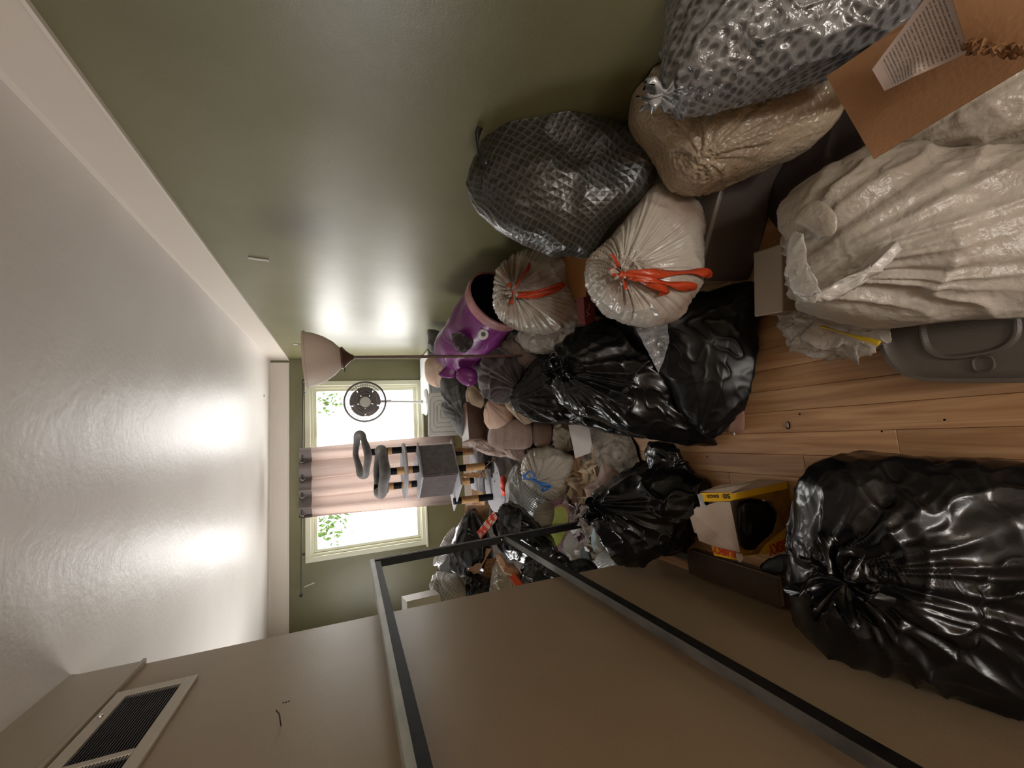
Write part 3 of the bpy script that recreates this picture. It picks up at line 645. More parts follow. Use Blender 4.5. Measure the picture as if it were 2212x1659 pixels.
MB().tube([fl0-np.array([0, 0, .02]), fl0-np.array([0, 0, .07])], .020, 12).build('collar', M['white_plastic'], fn)
MB().lathe(fb+np.array([0, .03, -.02]), [(.001, 0), (.16, 0), (.165, .01), (.14, .03), (.03, .045), (.02, .07), (.001, .07)], n=40).build('base', M['white_plastic'], fn)

# ------------------------------------------------------------------ cat tree
yc = 4.30
P = lambda px, py, dy=0: at_y(px, py, yc+dy)
base = P(1075, 1040)
ct = empty('cat_tree', (base[0], yc, 0), 'tall grey plush cat tree with sisal posts in front of the curtain', 'cat tree')
def post(px0, px1, py, dy, bands, r=.034):
    a, b = P(px0, py, dy), P(px1, py+ (px1-px0)*.0, dy); b = np.array([a[0], a[1], b[2]])
    for f0, f1, mm in bands:
        o = MB().tube([a+(b-a)*f0, a+(b-a)*f1], r+(.003 if mm == 'sisal' else 0), 16).build('post_wrap' if mm == 'sisal' else 'post_sleeve', M[mm], ct)
D3 = [(0, .25, 'post_dark'), (.25, .72, 'sisal'), (.72, 1, 'post_dark')]
post(798, 905, 977, .1, [(0, .2, 'post_dark'), (.2, .36, 'post_dark'), (.36, .44, 'sisal'), (.44, 1, 'post_dark')])
post(838, 905, 1019, -.08, [(0, .28, 'post_dark'), (.28, .78, 'sisal'), (.78, 1, 'post_dark')])
post(808, 905, 1054, .1, [(0, .1, 'post_dark'), (.1, .42, 'sisal'), (.42, .6, 'post_dark'), (.6, .82, 'sisal'), (.82, 1, 'post_dark')])
def ringbed(px, py, R, r, ty, dy, squash=.0, mm='plush'):
    c = P(px, py, dy); n = 40; V = []
    pts = [c+np.array([R*math.cos(2*PI*j/n), R*math.sin(2*PI*j/n), ty*R*math.cos(2*PI*j/n)-squash*R*math.sin(2*PI*j/n)+.006*math.sin(5*2*PI*j/n)]) for j in range(n)]
    rr = [r*(1+.12*math.sin(3*2*PI*j/n)) for j in range(n)]
    return MB().tube(pts, rr, 12, closed=True)
ringbed(781, 982, .205, .032, .06, 0, -.22).build('round_bed', M['plush'], ct)
ringbed(823, 1019, .215, .045, -.04, 0, -.08).build('round_bed', M['plush'], ct)
c = P(830, 1019, 0); MB().lathe(c, [(.001, -.03), (.20, -.03), (.22, -.01), (.20, .0), (.001, 0)], n=40).build('hammock', M['plush_dark'], ct)
c = P(871, 1017, 0); MB().lathe(c, [(.001, -.018), (.27, -.018), (.275, -.009), (.27, 0), (.001, 0)], n=48).build('shelf', M['plush_light'], ct)
# condo box, turned a corner to the room
c0, c1 = P(905, 1013), P(978, 1013); zt2, zb2 = c0[2], c1[2]; a = math.radians(38); side = .37
Rb = np.array([[math.cos(a), -math.sin(a), 0], [math.sin(a), math.cos(a), 0], [0, 0, 1]])
cc = np.array([c0[0]-.03, yc+.02, (zt2+zb2)/2])
o = MB().box(cc, (side, side*1.05, zt2-zb2), Rb).build('condo_box', M['plush'], ct, False, None, .012)
ff = MB(); nfr = Rb @ np.array([-1, 0, 0]); 
ff.box(cc-Rb @ np.array([side/2+.003, 0, 0]), (.006, side*1.0, (zt2-zb2)*.96), Rb).build('front_panel', M['plush_dark'], ct, False, None, .003)
tb = MB().box((cc[0], cc[1], zt2+.006), (side+.05, side+.06, .014), Rb).build('box_top', M['plush_light'], ct, False, None, .005)
tb = MB().box((cc[0]-.06, cc[1]+.02, zb2-.008), (side+.2, side+.12, .016), Rb).build('shelf', M['plush_light'], ct, False, None, .005)
L4 = [(0, .3, 'post_dark'), (.3, .8, 'sisal'), (.8, 1, 'post_dark')]
post(980, 1040, 978, .12, L4); post(980, 1062, 1013, -.1, L4); post(980, 1036, 1042, .14, [(0, .6, 'sisal'), (.6, 1, 'post_dark')]); post(980, 1066, 1083, -.05, [(0, .18, 'post_dark'), (.18, .6, 'sisal'), (.6, 1, 'post_dark')])
c = P(1028, 1008, .1); MB().box(c, (.50, .34, .05)).build('shelf', M['plush_light'], ct, False, None, .01)
c = P(1066, 1048, -.08); MB().lathe(c, [(.001, -.05), (.27, -.05), (.29, -.02), (.27, .01), (.001, .01)], n=48).build('shelf', M['plush_light'], ct)
base_z = c[2]-.05
for dx, dy in ((.15, .1), (-.15, .1), (.12, -.12), (-.14, -.1)):
    MB().tube([(c[0]+dx, c[1]+dy, base_z), (c[0]+dx, c[1]+dy, .03)], .034, 14).build('post_sleeve', M['post_dark'], ct)
MB().box((c[0], c[1], .016), (.62, .5, .03)).build('base', M['plush_light'], ct, False, None, .008)
# frayed sisal
fz = MB(); rs = np.random.RandomState(4)
for (px, py, dy, nn) in ((1018, 1026, -.05, 40), (995, 972, .1, 26)):
    for i in range(nn):
        p0 = P(px-35+rs.rand()*20, py-2+rs.rand()*4, dy); q = P(px+15+rs.rand()*18, py-7+rs.rand()*14, dy-.02); mid = (p0+q)/2+rs.normal(size=3)*.012
        fz.tube([p0, mid, q, q+rs.normal(size=3)*.012], .0018, 4)
fz.build('frayed_sisal', M['sisal'], ct)['kind'] = 'stuff'
st = MB()
st.tube([P(1052, 1010, -.15), P(1058, 1022, -.18), P(1046, 1028, -.2), P(1040, 1016, -.18), P(1055, 1002, -.2), P(1075, 985, -.2), P(1085, 978, -.15)], .003, 5).build('loose_string', M['sisal'], ct)

# ------------------------------------------------------------------ metal bed frame on its side against the partition
xf = XL+.018; tw = .048; th_ = .005
ft = at_x(800, 1221, xf+.02); yp = ft[1]; zt3 = ft[2]
bf = empty('bed_frame', (xf+.1, yp-.8, 0), 'black angle iron bed frame stood on its side against the taupe wall', 'bed frame')
# it leans: foot further into the room than the top
fb_ = at_z(1372, 1112, .0); lean = .035
def Lp(f): return np.array([xf+lean*(1-f), yp-.0*(1-f), zt3*f])      # f=1 top, 0 floor
def lrail(zf, y0, y1, mm_top, mm_side, name, top_w=.032, face=.0):
    p = Lp(zf)
    MB().box((p[0]+tw-top_w/2, (y0+y1)/2, p[2]), (top_w, y1-y0, th_)).build(name, M[mm_top], bf, False, None, .001)
    if face: MB().box((p[0]+tw+.001, (y0+y1)/2, p[2]-face/2), (th_+.003, y1-y0, face)).build('rail_lit_strip', M[mm_top], bf, False, None, .001)  # strip added to carry the painted lit band of the top rail
    MB().box((p[0]+tw-.007, (y0+y1)/2, p[2]-tw/2-face/2), (th_, y1-y0, tw-face/2)).build('rail_web', M[mm_side], bf, False, None, .001)
yn0 = .35
lrail(1.0, yn0, yp, 'lit_iron_bright', 'dark_iron', 'top_rail', .03, .022)
fm = at_x(1110, 1168, xf+.07)[2]/zt3
lrail(fm, yn0, yp, 'lit_iron', 'dark_iron', 'middle_rail')
lrail(.03, yn0+.9, yp, 'lit_iron', 'dark_iron', 'bottom_rail')
a_, b_ = Lp(1), Lp(0)
ang = math.atan2(lean, zt3); Rp = np.array([[math.cos(ang), 0, -math.sin(ang)], [0, 1, 0], [math.sin(ang), 0, math.cos(ang)]])
mid = (a_+b_)/2; ln = np.linalg.norm(a_-b_)
ep_ = MB().box(mid+np.array([tw/2, 0, 0]), (tw, th_, ln), Rp).build('end_post', M['dark_iron'], bf, False, None, .001)
MB().box(mid+np.array([tw-.001, -.004, 0]), (.006, .012, ln), Rp).build('post_edge', M['lit_iron'], ep_, False, None, .001)
for f in (.99, fm+.012, fm-.012):
    p = Lp(f)+np.array([tw*.5, -.006, 0]); MB().lathe(p, [(.0001, .006), (.006, .004), (.007, 0)], (0, -1, 0), 10).build('bolt', M['screw'], ep_)

# ------------------------------------------------------------------ foreground right: the heap against the green wall
dkb = 1
BLK = dict(crease=((.012, 5), (.006, 14)), soft=.02)
# storage tote under the bags
tt = empty('storage_tote', (.8, 1.36, 0), 'taupe grey plastic storage tote buried under bags by the right wall', 'storage box')
tz = .32; e_, n2 = np.array([.8737, -.4865, 0]), np.array([.4865, .8737, 0])
lc = np.array([.53, 1.148, 0]); Lt, Dt = .50, .24
def tq(u, v_, z): return lc+e_*u+n2*v_+np.array([0, 0, z])
s_ = .022
MB().add([tq(s_, s_, .004), tq(Lt-s_, s_, .004), tq(Lt-s_, Dt, .004), tq(s_, Dt, .004), tq(0, 0, tz), tq(Lt, 0, tz), tq(Lt, Dt, tz), tq(0, Dt, tz)],
         [(0, 3, 2, 1), (0, 1, 5, 4), (1, 2, 6, 5), (2, 3, 7, 6), (3, 0, 4, 7), (4, 5, 6, 7)]).build('tub', M['tote'], tt, False, None, .02)
RT = np.stack([e_, n2, np.array([0, 0, 1.])], 1)
MB().box(tq(Lt/2, Dt/2-.004, tz-.004), (Lt+.024, Dt+.02, .02), RT).build('lid', M['tote_rim'], tt, False, None, .006)

b1 = empty('grey_bubble_bag', at(1700, 90, 1.05), 'silver grey bubble textured plastic bag topmost in the near corner by the wall', 'plastic bag')
blob('bag_body', [(1440, 0), (1441, 60), (1434, 110), (1432, 170), (1428, 205), (1444, 214), (1490, 233), (1560, 224), (1700, 178), (1790, 152), (1870, 132), (1905, 102), (1950, 48), (2000, -20), (1900, -120), (1600, -150), (1460, -80)],
     (1.06, .93), .15, M['bubble_film'], b1, pole=(1660, 40), knot=(1428, 205), fold=(.016, 14, .15), crease=((.010, 9), (.005, 24)), soft=.012, n=220, r=70, Tb=.12, seed=3)
tuft('gathered_end', at(1440, 208, 1.02), at(1405, 205, 1.02)-at(1440, 208, 1.02), .028, .05, M['silver_film'], b1, 4)

b2 = empty('sheer_bag', at(1580, 240, 1.3), 'sheer beige stuffed plastic bag under the bubble bag, on the tote', 'plastic bag')
blob('bag_body', [(1362, 235), (1368, 180), (1385, 130), (1425, 80), (1500, 40), (1650, 60), (1780, 145), (1800, 180), (1812, 235), (1800, 262), (1750, 320), (1700, 337), (1620, 370), (1560, 395), (1510, 410), (1470, 400), (1445, 370), (1425, 320), (1390, 290), (1365, 265)],
     (1.36, 1.2), .14, M['sheer_film'], b2, knot=(1535, 320), fold=(.016, 26, .2), crease=((.008, 5), (.003, 18)), soft=.016, n=200, r=60, seed=12)

b3 = empty('diamond_trash_bag', at(1210, 400, 1.62), 'charcoal diamond pattern trash bag leaning on the green wall', 'trash bag')
blob('bag_body', [(1012, 415), (1020, 375), (1040, 345), (1042, 300), (1062, 262), (1110, 240), (1160, 228), (1200, 228), (1240, 248), (1260, 275), (1290, 295), (1340, 300), (1400, 305), (1428, 330), (1440, 368), (1405, 402), (1360, 440), (1320, 490), (1285, 545), (1262, 555), (1235, 545), (1190, 549), (1180, 540), (1140, 530), (1080, 505), (1040, 470), (1022, 440)],
     (1.62, 1.52), .17, M['diamond_film'], b3, knot=(1020, 410), fold=(.010, 16, .2), crease=((.010, 3),), soft=.035, n=220, r=70, Tb=.07, smooth_it=1, seed=8)
ribbon('drawstring', [at(1050, 356, 1.46), at(1036, 332, 1.46), at(1030, 300, 1.46), at(1034, 278, 1.47), at(1050, 258, 1.48), at(1085, 250, 1.49)], .020, M['black_tie'], b3)

def knot_ties(parent, kx, ky, t, col, straps, r=.022):
    k = at(kx, ky, t); tuft('gathered_neck', k, EYE-k, r, r*1.6, parent_mat, parent, seed=3, lobes=7)
    MB().tube([k+_F*-.012+.013*(_R*math.cos(a)+_U*math.sin(a)) for a in np.linspace(0, 2*PI, 14)[:-1]], .006, 8, closed=True).build('tie_knot', M[col], parent)
    for i, pts in enumerate(straps): ribbon('drawstring', [at(*q) for q in pts], (.03 if len(pts) > 4 else .02), M[col], parent, seed=i*1.3)
parent_mat = M['tied_film']
b4 = empty('tied_white_bag', at(1390, 560, 1.55), 'near clear white trash bag tied with a red drawstring, resting on the tote', 'trash bag')
blob('bag_body', [(1268, 560), (1290, 545), (1340, 490), (1380, 430), (1410, 405), (1440, 412), (1490, 435), (1515, 460), (1513, 560), (1508, 620), (1480, 663), (1472, 688), (1440, 700), (1400, 708), (1340, 692), (1295, 657), (1275, 620)],
     (1.56, 1.50), .15, M['tied_film'], b4, pole=(1340, 590), knot=(1340, 590), fold=(.020, 54, .16), crease=((.006, 6), (.002, 18)), soft=.012, n=280, r=60, smooth_it=2, seed=21)
knot_ties(b4, 1340, 590, 1.375, 'red_tie', [[(1340, 590, 1.36), (1312, 583, 1.36), (1330, 596, 1.35)], [(1340, 590, 1.36), (1332, 565, 1.37), (1322, 550, 1.38)], [(1338, 592, 1.35), (1380, 600, 1.33), (1420, 615, 1.34), (1450, 632, 1.36), (1425, 630, 1.36)], [(1345, 588, 1.35), (1400, 592, 1.33), (1450, 590, 1.36), (1500, 586, 1.38), (1530, 590, 1.40), (1532, 600, 1.41)], [(1345, 592, 1.35), (1400, 602, 1.33), (1440, 612, 1.35), (1470, 618, 1.37), (1505, 620, 1.39)], [(1340, 592, 1.36), (1350, 615, 1.36), (1352, 625, 1.37)]])
b5 = empty('tied_white_bag', at(1160, 630, 2.3), 'farther clear white trash bag tied with a red drawstring, beside the purple hamper', 'trash bag')
blob('bag_body', [(1070, 625), (1075, 590), (1100, 556), (1130, 539), (1170, 534), (1215, 550), (1228, 590), (1236, 630), (1256, 660), (1248, 690), (1225, 710), (1190, 722), (1140, 718), (1100, 705), (1073, 680), (1067, 650)],
     (2.32, 2.22), .18, M['tied_film'], b5, pole=(1107, 632), knot=(1107, 632), fold=(.024, 44, .22), crease=((.010, 5), (.003, 14)), soft=.02, n=240, r=50, seed=31)
knot_ties(b5, 1107, 632, 2.10, 'red_tie', [[(1107, 632, 2.08), (1122, 605, 2.08), (1138, 585, 2.08), (1146, 570, 2.10)], [(1107, 636, 2.08), (1150, 632, 2.06), (1195, 622, 2.06), (1222, 612, 2.08), (1205, 628, 2.06), (1160, 638, 2.06), (1112, 640, 2.07)], [(1107, 632, 2.09), (1095, 612, 2.09), (1103, 618, 2.08)], [(1107, 640, 2.09), (1104, 658, 2.09)]], .026)

b6 = empty('large_white_bag', at(1950, 500, 1.1), 'large stuffed dirty white trash bag in the near foreground beside the grey tray', 'trash bag')
blob('bag_body', [(1700, 470), (1708, 430), (1740, 400), (1800, 352), (1870, 318), (1950, 322), (2100, 330), (2230, 330), (2330, 420), (2340, 600), (2260, 688), (2130, 690), (2060, 694), (1970, 702), (1900, 695), (1850, 685), (1765, 668), (1728, 640), (1705, 605), (1712, 570), (1700, 520)],
     (1.16, .90), .15, M['white_film'], b6, pole=(1950, 500), knot=(1716, 590), fold=(.020, 26, .42), crease=((.012, 4), (.003, 13)), soft=.03, n=240, r=80, smooth_it=1, seed=14)
blob('loose_mouth', [(1702, 575), (1708, 500), (1722, 498), (1730, 540), (1738, 600), (1765, 640), (1762, 660), (1735, 650), (1710, 618)], (1.03, .98), .03, M['white_lit'], b6, n=90, r=24, crease=((.010, 14), (.005, 30)), soft=.004)
blob('loose_mouth', [(1738, 655), (1748, 636), (1800, 612), (1860, 585), (1905, 545), (1928, 520), (1942, 532), (1918, 575), (1860, 612), (1790, 652)], (1.0, .93), .025, M['white_lit'], b6, n=110, r=24, crease=((.010, 14), (.005, 30)), soft=.004)
blob('loose_mouth', [(1715, 480), (1722, 455), (1755, 430), (1790, 450), (1800, 500), (1780, 520), (1745, 490)], (1.06, 1.0), .03, M['white_film'], b6, n=90, r=24, crease=((.006, 12),), soft=.004)
b7 = empty('white_bag', at(2130, 250, .98), 'pale stuffed white plastic bag under the near edge of the cardboard box', 'plastic bag')
blob('bag_body', [(1900, 300), (1960, 240), (2050, 170), (2230, 60), (2330, 150), (2310, 325), (2200, 331), (2100, 334), (2000, 328), (1940, 318)],
     (1.06, .90), .1, M['white_film'], b7, knot=(1960, 300), fold=(.008, 20, .3), crease=((.008, 5), (.003, 16)), soft=.012, n=160, r=50, seed=41)

# torn cardboard box with a printed sheet on its flap
cbx = empty('cardboard_box', at(2000, 200, .95), 'torn brown cardboard box lying open in the near right corner', 'cardboard box')
sheet('flap', [(1785, 165, .90), (1887, 343, .87), (2262, 118, .67), (2130, -70, .70)], M['cardboard'], cbx, (24, 24), .006, (.002, 6), 3)
sheet('flap', [(2040, -60, .68), (2092, 112, .675), (2270, 122, .60), (2290, -60, .605)], M['cardboard'], cbx, (12, 12), .005, (.002, 9), 6)
sheet('side_panel', [(1785, 165, .906), (2130, -70, .69), (2180, -20, .86), (1850, 210, 1.10)], M['cardboard'], cbx, (10, 10), .005, (.002, 6), 4)
te = MB(); rs = np.random.RandomState(8)
for i in range(26):
    f = i/25; px, py = 2086+f*150, 98+f*18+rs.normal()*2; p = at(px, py, .668-.06*f); te.box(p, (.008+rs.rand()*.012, .007+rs.rand()*.006, .006), np.linalg.qr(rs.normal(size=(3, 3)))[0])
te.build('torn_edge', M['card_torn'], cbx, False, None)['kind'] = 'stuff'
pp = sheet('printed_letter', [(1884, 150, .80), (1912, 196, .80), (2104, 108, .69), (2040, -60, .69)], M['printed'], None, (16, 24), .0012, (.0008, 6), 5,
           curl=lambda uv: .035*np.exp(-((uv[:, 0]-1)/.25)**2)*np.exp(-((uv[:, 1]-.42)/.16)**2)+.004*uv[:, 0])
tag(pp, 'printed white letter with curled edge lying on the cardboard flap', 'paper')

# white plastic box, crumpled bag, grey tray on the floor
wbx = empty('white_plastic_box', at_z(1700, 600, 0), 'small off-white plastic box on the floor between tote and large white bag', 'box')
wl_, wr_ = at_z(1693, 674, .13), at_z(1690, 470, .13); ew = (wr_-wl_)/np.linalg.norm(wr_-wl_); nw = np.array([-ew[1], ew[0], 0]); RW = np.stack([ew, nw, np.array([0, 0, 1.])], 1)
cw = wl_+ew*.12+nw*.055
MB().box((cw[0], cw[1], .062), (.23, .10, .116), RW).build('box_body', M['offwhite_plastic'], wbx, False, None, .010)
MB().box((cw[0], cw[1], .128), (.24, .11, .014), RW).build('box_lid', M['offwhite_plastic'], wbx, False, None, .005)
cr0 = empty('crumpled_clear_bag', at(1790, 720, 1.4), 'crumpled clear plastic bag with yellow drawstring on the floor by the tray', 'plastic bag')
blob('bag_body', [(1688, 690), (1700, 672), (1760, 660), (1840, 672), (1905, 690), (1902, 745), (1880, 745), (1862, 775), (1830, 772), (1800, 750), (1760, 752), (1712, 748), (1695, 720)],
     (1.44, 1.20), .06, M['clear_film'], cr0, fold=(.01, 20, .2), knot=(1790, 690), crease=((.022, 9), (.01, 24)), soft=.02, n=160, r=40, seed=17, lock=.6)
ribbon('drawstring', [at(1775, 705, 1.30), at(1810, 716, 1.25), at(1850, 728, 1.20), at(1900, 742, 1.14)], .016, M['yellow_tie'], cr0)
tr = empty('grey_tray', at_z(2060, 760, 0), 'moulded grey plastic tray on the floor at the near edge', 'tray')
# rounded tray, lip and two recesses, laid out on the floor
zt_ = .075
def trpt(px, py, z): p = at_z(px, py, z); return np.array([p[0], p[1]])
ol = np.array([trpt(x_, y_, zt_) for x_, y_ in [(1900, 670), (1897, 720), (1905, 760), (1925, 790), (1950, 808), (1985, 819), (2060, 823), (2212, 822), (2400, 815), (2400, 560), (2212, 500), (1980, 520)]])
OL = loop_pts(ol, 120, 2); cen = OL.mean(0)
V = []; 
def ringz(s, z, add=0): 
    dirs = OL-cen; nn = np.linalg.norm(dirs, axis=1)[:, None]; return [(*(cen+dirs*s+dirs/nn*add), z) for dirs, nn in zip(dirs, nn)]
rings = [ringz(1, .006, -.03), ringz(1, zt_-.012, .0), ringz(1, zt_-.010, .006), ringz(1, zt_, .004), ringz(1, zt_, -.006), ringz(1, zt_-.012, -.014), ringz(1, zt_-.014, -.03), ringz(.5, zt_-.014), ringz(.05, zt_-.014)]
for r_ in rings: V += [tuple(map(float, q)) for q in r_]
F = [(i*120+j, i*120+(j+1) % 120, (i+1)*120+(j+1) % 120, (i+1)*120+j) for i in range(len(rings)-1) for j in range(120)]; F += [tuple(range(120))[::-1], tuple(range((len(rings)-1)*120, len(rings)*120))]
mk('tray_body', V, F, M['tray'], tr, True, auto=.9)
def dish(px, py, rx, ry, name):
    c = trpt(px, py, zt_); mb = MB(); V = []; n = 48
    for s, z in ((1.12, zt_-.0135), (1.06, zt_-.006), (1.0, zt_-.006), (.9, zt_-.013), (.7, zt_-.0135), (.02, zt_-.0132)):
        V += [(c[0]+rx*s*np.sign(math.cos(a))*abs(math.cos(a))**.7, c[1]+ry*s*np.sign(math.sin(a))*abs(math.sin(a))**.7, z) for a in np.linspace(0, 2*PI, n, endpoint=False)]
    mb.add(V, [(i*n+j, i*n+(j+1) % n, (i+1)*n+(j+1) % n, (i+1)*n+j) for i in range(5) for j in range(n)]); mb.build(name, M['tray'], tr)
dish(2080, 705, .075, .085, 'recess'); dish(2120, 786, .018, .018, 'recess')

dg = empty('dark_gap_filler', at(1760, 350, 1.4), 'added dark plastic filler in the dark gap between tote and large white bag', 'plastic bag')  # dark body added to darken the bare gap beside the tote
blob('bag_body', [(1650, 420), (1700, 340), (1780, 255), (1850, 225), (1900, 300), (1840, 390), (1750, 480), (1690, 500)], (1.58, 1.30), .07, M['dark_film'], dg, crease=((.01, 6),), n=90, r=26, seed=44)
# ------------------------------------------------------------------ black bags
def bag(name, label, outline, t, T, m, knot=None, fold=(.02, 22, .25), crease=((.012, 5), (.006, 14)), soft=.02, n=180, r=56, neck=None, cat='trash bag', pole=None, part='bag_body', **k):
    O = np.array(outline, float); c = O.mean(0); tt_ = t if hasattr(t, '__len__') else (t, t)
    if 'black' in m.name: crease = tuple((a*.75, q) for a, q in crease); fold = (fold[0]*.85, fold[1]*.8, fold[2])
    e = empty(name, at(c[0], c[1], sum(tt_)/2), label, cat)
    blob(part, outline, t, T, m, e, knot=knot, fold=fold, crease=crease, soft=soft, n=n, r=r, pole=pole, **k)
    if neck:
        (kx, ky, kt), (ax_, ay_, at_), rr, hh = neck
        k0 = at(kx, ky, kt); tuft('gathered_neck', k0, at(ax_, ay_, at_)-k0, rr, hh, m, e, seed=2, n=72, lobes=8)
    return e
bag('black_trash_bag', 'largest black trash bag, in the near foreground under the lower frame rail',
    [(1722, 1310), (1727, 1180), (1742, 1060), (1790, 1004), (1870, 986), (1990, 985), (2100, 990), (2230, 1000), (2400, 1050), (2460, 1300), (2400, 1580), (2230, 1600), (2120, 1545), (1990, 1472), (1900, 1432), (1780, 1397), (1745, 1385)],
    (1.22, .88), .16, M['black_film'], knot=(1865, 1265), fold=(.026, 22, .35), crease=((.020, 4.5), (.007, 12)), soft=.02, n=260, r=90, neck=((1830, 1262, .98), (1795, 1262, .95), .07, .06), pole=(1950, 1260), smooth_it=1, seed=52)
bag('black_trash_bag', 'small tied black trash bag at the foot of the bed frame post',
    [(1270, 1090), (1282, 1070), (1310, 1055), (1360, 1025), (1395, 1012), (1440, 1000), (1480, 1010), (1526, 1046), (1515, 1100), (1500, 1150), (1470, 1190), (1400, 1200), (1350, 1205), (1320, 1195), (1300, 1160), (1275, 1120)],
    (2.24, 1.98), .19, M['black_film'], knot=(1300, 1100), fold=(.03, 14, .28), crease=((.022, 4.5), (.010, 13)), n=200, r=60, neck=((1300, 1108, 2.08), (1278, 1102, 2.05), .05, .07), smooth_it=1, seed=61)
bag('black_trash_bag', 'crumpled black plastic bag tip between the small bag and the big centre bag',
    [(1398, 1000), (1400, 962), (1422, 952), (1452, 958), (1462, 980), (1492, 1012), (1510, 1030), (1460, 1040), (1410, 1030)],
    (2.12, 2.0), .07, M['black_film'], knot=(1425, 960), fold=(.012, 12, .2), crease=((.014, 9), (.008, 22)), n=100, r=30, seed=66)
bag('black_trash_bag', 'tall tied black trash bag at the centre, its knot by the lamp pole',
    [(1184, 780), (1196, 756), (1250, 712), (1310, 682), (1352, 690), (1400, 722), (1445, 800), (1500, 880), (1530, 950), (1522, 958), (1440, 953), (1370, 940), (1300, 912), (1240, 890), (1210, 862), (1190, 820)],
    (2.12, 1.93), .20, M['black_film'], knot=(1212, 800), fold=(.030, 22, .5), crease=((.016, 4.5), (.006, 13)), Tb=.10, n=220, r=70, neck=((1212, 800, 1.98), (1192, 798, 1.95), .05, .06), smooth_it=1, seed=71)
bR = bag('black_trash_bag', 'wide black trash bag on the floor beside the tote, under the red tied bag',
    [(1325, 690), (1340, 640), (1400, 632), (1500, 640), (1600, 606), (1642, 625), (1640, 680), (1622, 760), (1612, 830), (1592, 900), (1560, 932), (1528, 950), (1480, 900), (1420, 800), (1380, 740)],
    (1.88, 1.66), .11, M['black_film_dull'], knot=(1525, 950), fold=(.016, 12, .5), crease=((.016, 4.5), (.006, 13)), n=200, r=60, smooth_it=1, seed=81)
sheet('loose_film', [(1372, 705, 1.70), (1442, 694, 1.64), (1446, 742, 1.63), (1424, 806, 1.66)], M['silver_film'], bR, (24, 24), .003, (.02, 22), 9)
bag('black_trash_bag', 'slim black trash bag trailing behind the centre bag toward the pillows',
    [(1100, 868), (1112, 840), (1140, 790), (1168, 762), (1200, 770), (1240, 830), (1300, 905), (1410, 948), (1330, 940), (1240, 915), (1190, 916), (1150, 906), (1118, 892)],
    (2.62, 2.34), .10, M['black_film'], knot=(1112, 862), fold=(.022, 16, .5), crease=((.018, 5), (.008, 13)), n=170, r=46, smooth_it=1, seed=91)
bag('black_trash_bag', 'black trash bag under the clear bag right of the centre bag',
    [(1215, 760), (1245, 715), (1290, 690), (1345, 668), (1370, 720), (1330, 760), (1260, 780)],
    (2.35, 2.1), .1, M['black_film_dull'], crease=((.014, 5), (.006, 14)), n=110, r=30, seed=95)
bag('black_trash_bag', 'tall black trash bag with pale film top in the far left corner under the window',
    [(948, 1225), (950, 1210), (975, 1160), (1002, 1110), (1020, 1098), (1045, 1130), (1062, 1170), (1066, 1230), (1030, 1252), (990, 1246), (958, 1236)],
    (3.25, 3.05), .22, M['black_film'], knot=(1010, 1105), fold=(.02, 12, .4), crease=((.014, 4.5), (.006, 12)), n=150, r=46, seed=101)
sheetpar = [o_ for o_ in bpy.data.objects if o_.name == 'black_trash_bag.007'][0] if 'black_trash_bag.007' in bpy.data.objects else None
if sheetpar: blob('pale_film_flap', [(932, 1222), (944, 1190), (966, 1150), (982, 1136), (986, 1142), (974, 1175), (962, 1212), (948, 1222)], (2.98, 2.96), .03, M['pale_diamond'], sheetpar, n=60, r=16, crease=((.008, 14),), soft=.004)
bag('black_trash_bag', 'shiny loose black bag behind the lime tray, at the middle rail',
    [(1068, 1120), (1095, 1085), (1130, 1100), (1165, 1140), (1200, 1180), (1215, 1225), (1200, 1240), (1150, 1220), (1110, 1205), (1080, 1180), (1070, 1150)],
    (3.0, 2.75), .13, M['black_film'], knot=(1085, 1130), fold=(.026, 12, .5), crease=((.022, 5), (.010, 13)), n=140, r=40, seed=111)
bag('black_trash_bag', 'crumpled black bag heap below the bed frame corner, by the red card',
    [(1118, 1290), (1125, 1240), (1145, 1200), (1190, 1180), (1240, 1210), (1225, 1245), (1190, 1262), (1150, 1280), (1128, 1300)],
    (2.5, 2.3), .08, M['black_film'], crease=((.02, 7), (.012, 18)), n=120, r=34, seed=121)
bag('black_trash_bag', 'flat grey-black bag scrap by the end of the partition wall',
    [(1208, 1235), (1225, 1215), (1260, 1205), (1285, 1212), (1300, 1240), (1270, 1260), (1220, 1262)],
    (2.6, 2.45), .06, M['black_film_dull'], crease=((.01, 7), (.006, 18)), n=90, r=26, seed=125)
bag('grey_black_bag', 'black film bag and dark scraps in the far left corner beneath the pale grey bag',
    [(980, 1262), (1000, 1240), (1040, 1250), (1075, 1262), (1085, 1285), (1050, 1300), (1005, 1310), (985, 1290)],
    (2.75, 2.65), .1, M['black_film'], crease=((.02, 7), (.01, 18)), n=100, r=30, seed=129)
bag('pale_grey_bag', 'pale grey diamond pattern bag at the far left against the back corner',
    [(930, 1262), (934, 1248), (960, 1245), (990, 1250), (1008, 1275), (1000, 1300), (975, 1318), (955, 1312), (938, 1295)],
    (2.6, 2.55), .12, M['pale_diamond'], knot=(936, 1255), fold=(.012, 10, .3), crease=((.01, 5),), n=110, r=32, seed=131)
bag('grey_diamond_bag', 'grey diamond pattern trash bag next to the white bag with a blue bow',
    [(1092, 1075), (1094, 1040), (1108, 1008), (1122, 1004), (1140, 1020), (1165, 1040), (1182, 1060), (1178, 1085), (1160, 1105), (1145, 1112), (1115, 1100), (1098, 1090)],
    (3.45, 3.25), .18, M['grey_diamond'], knot=(1115, 1006), fold=(.018, 12, .4), crease=((.012, 5),), n=130, r=40, seed=133)
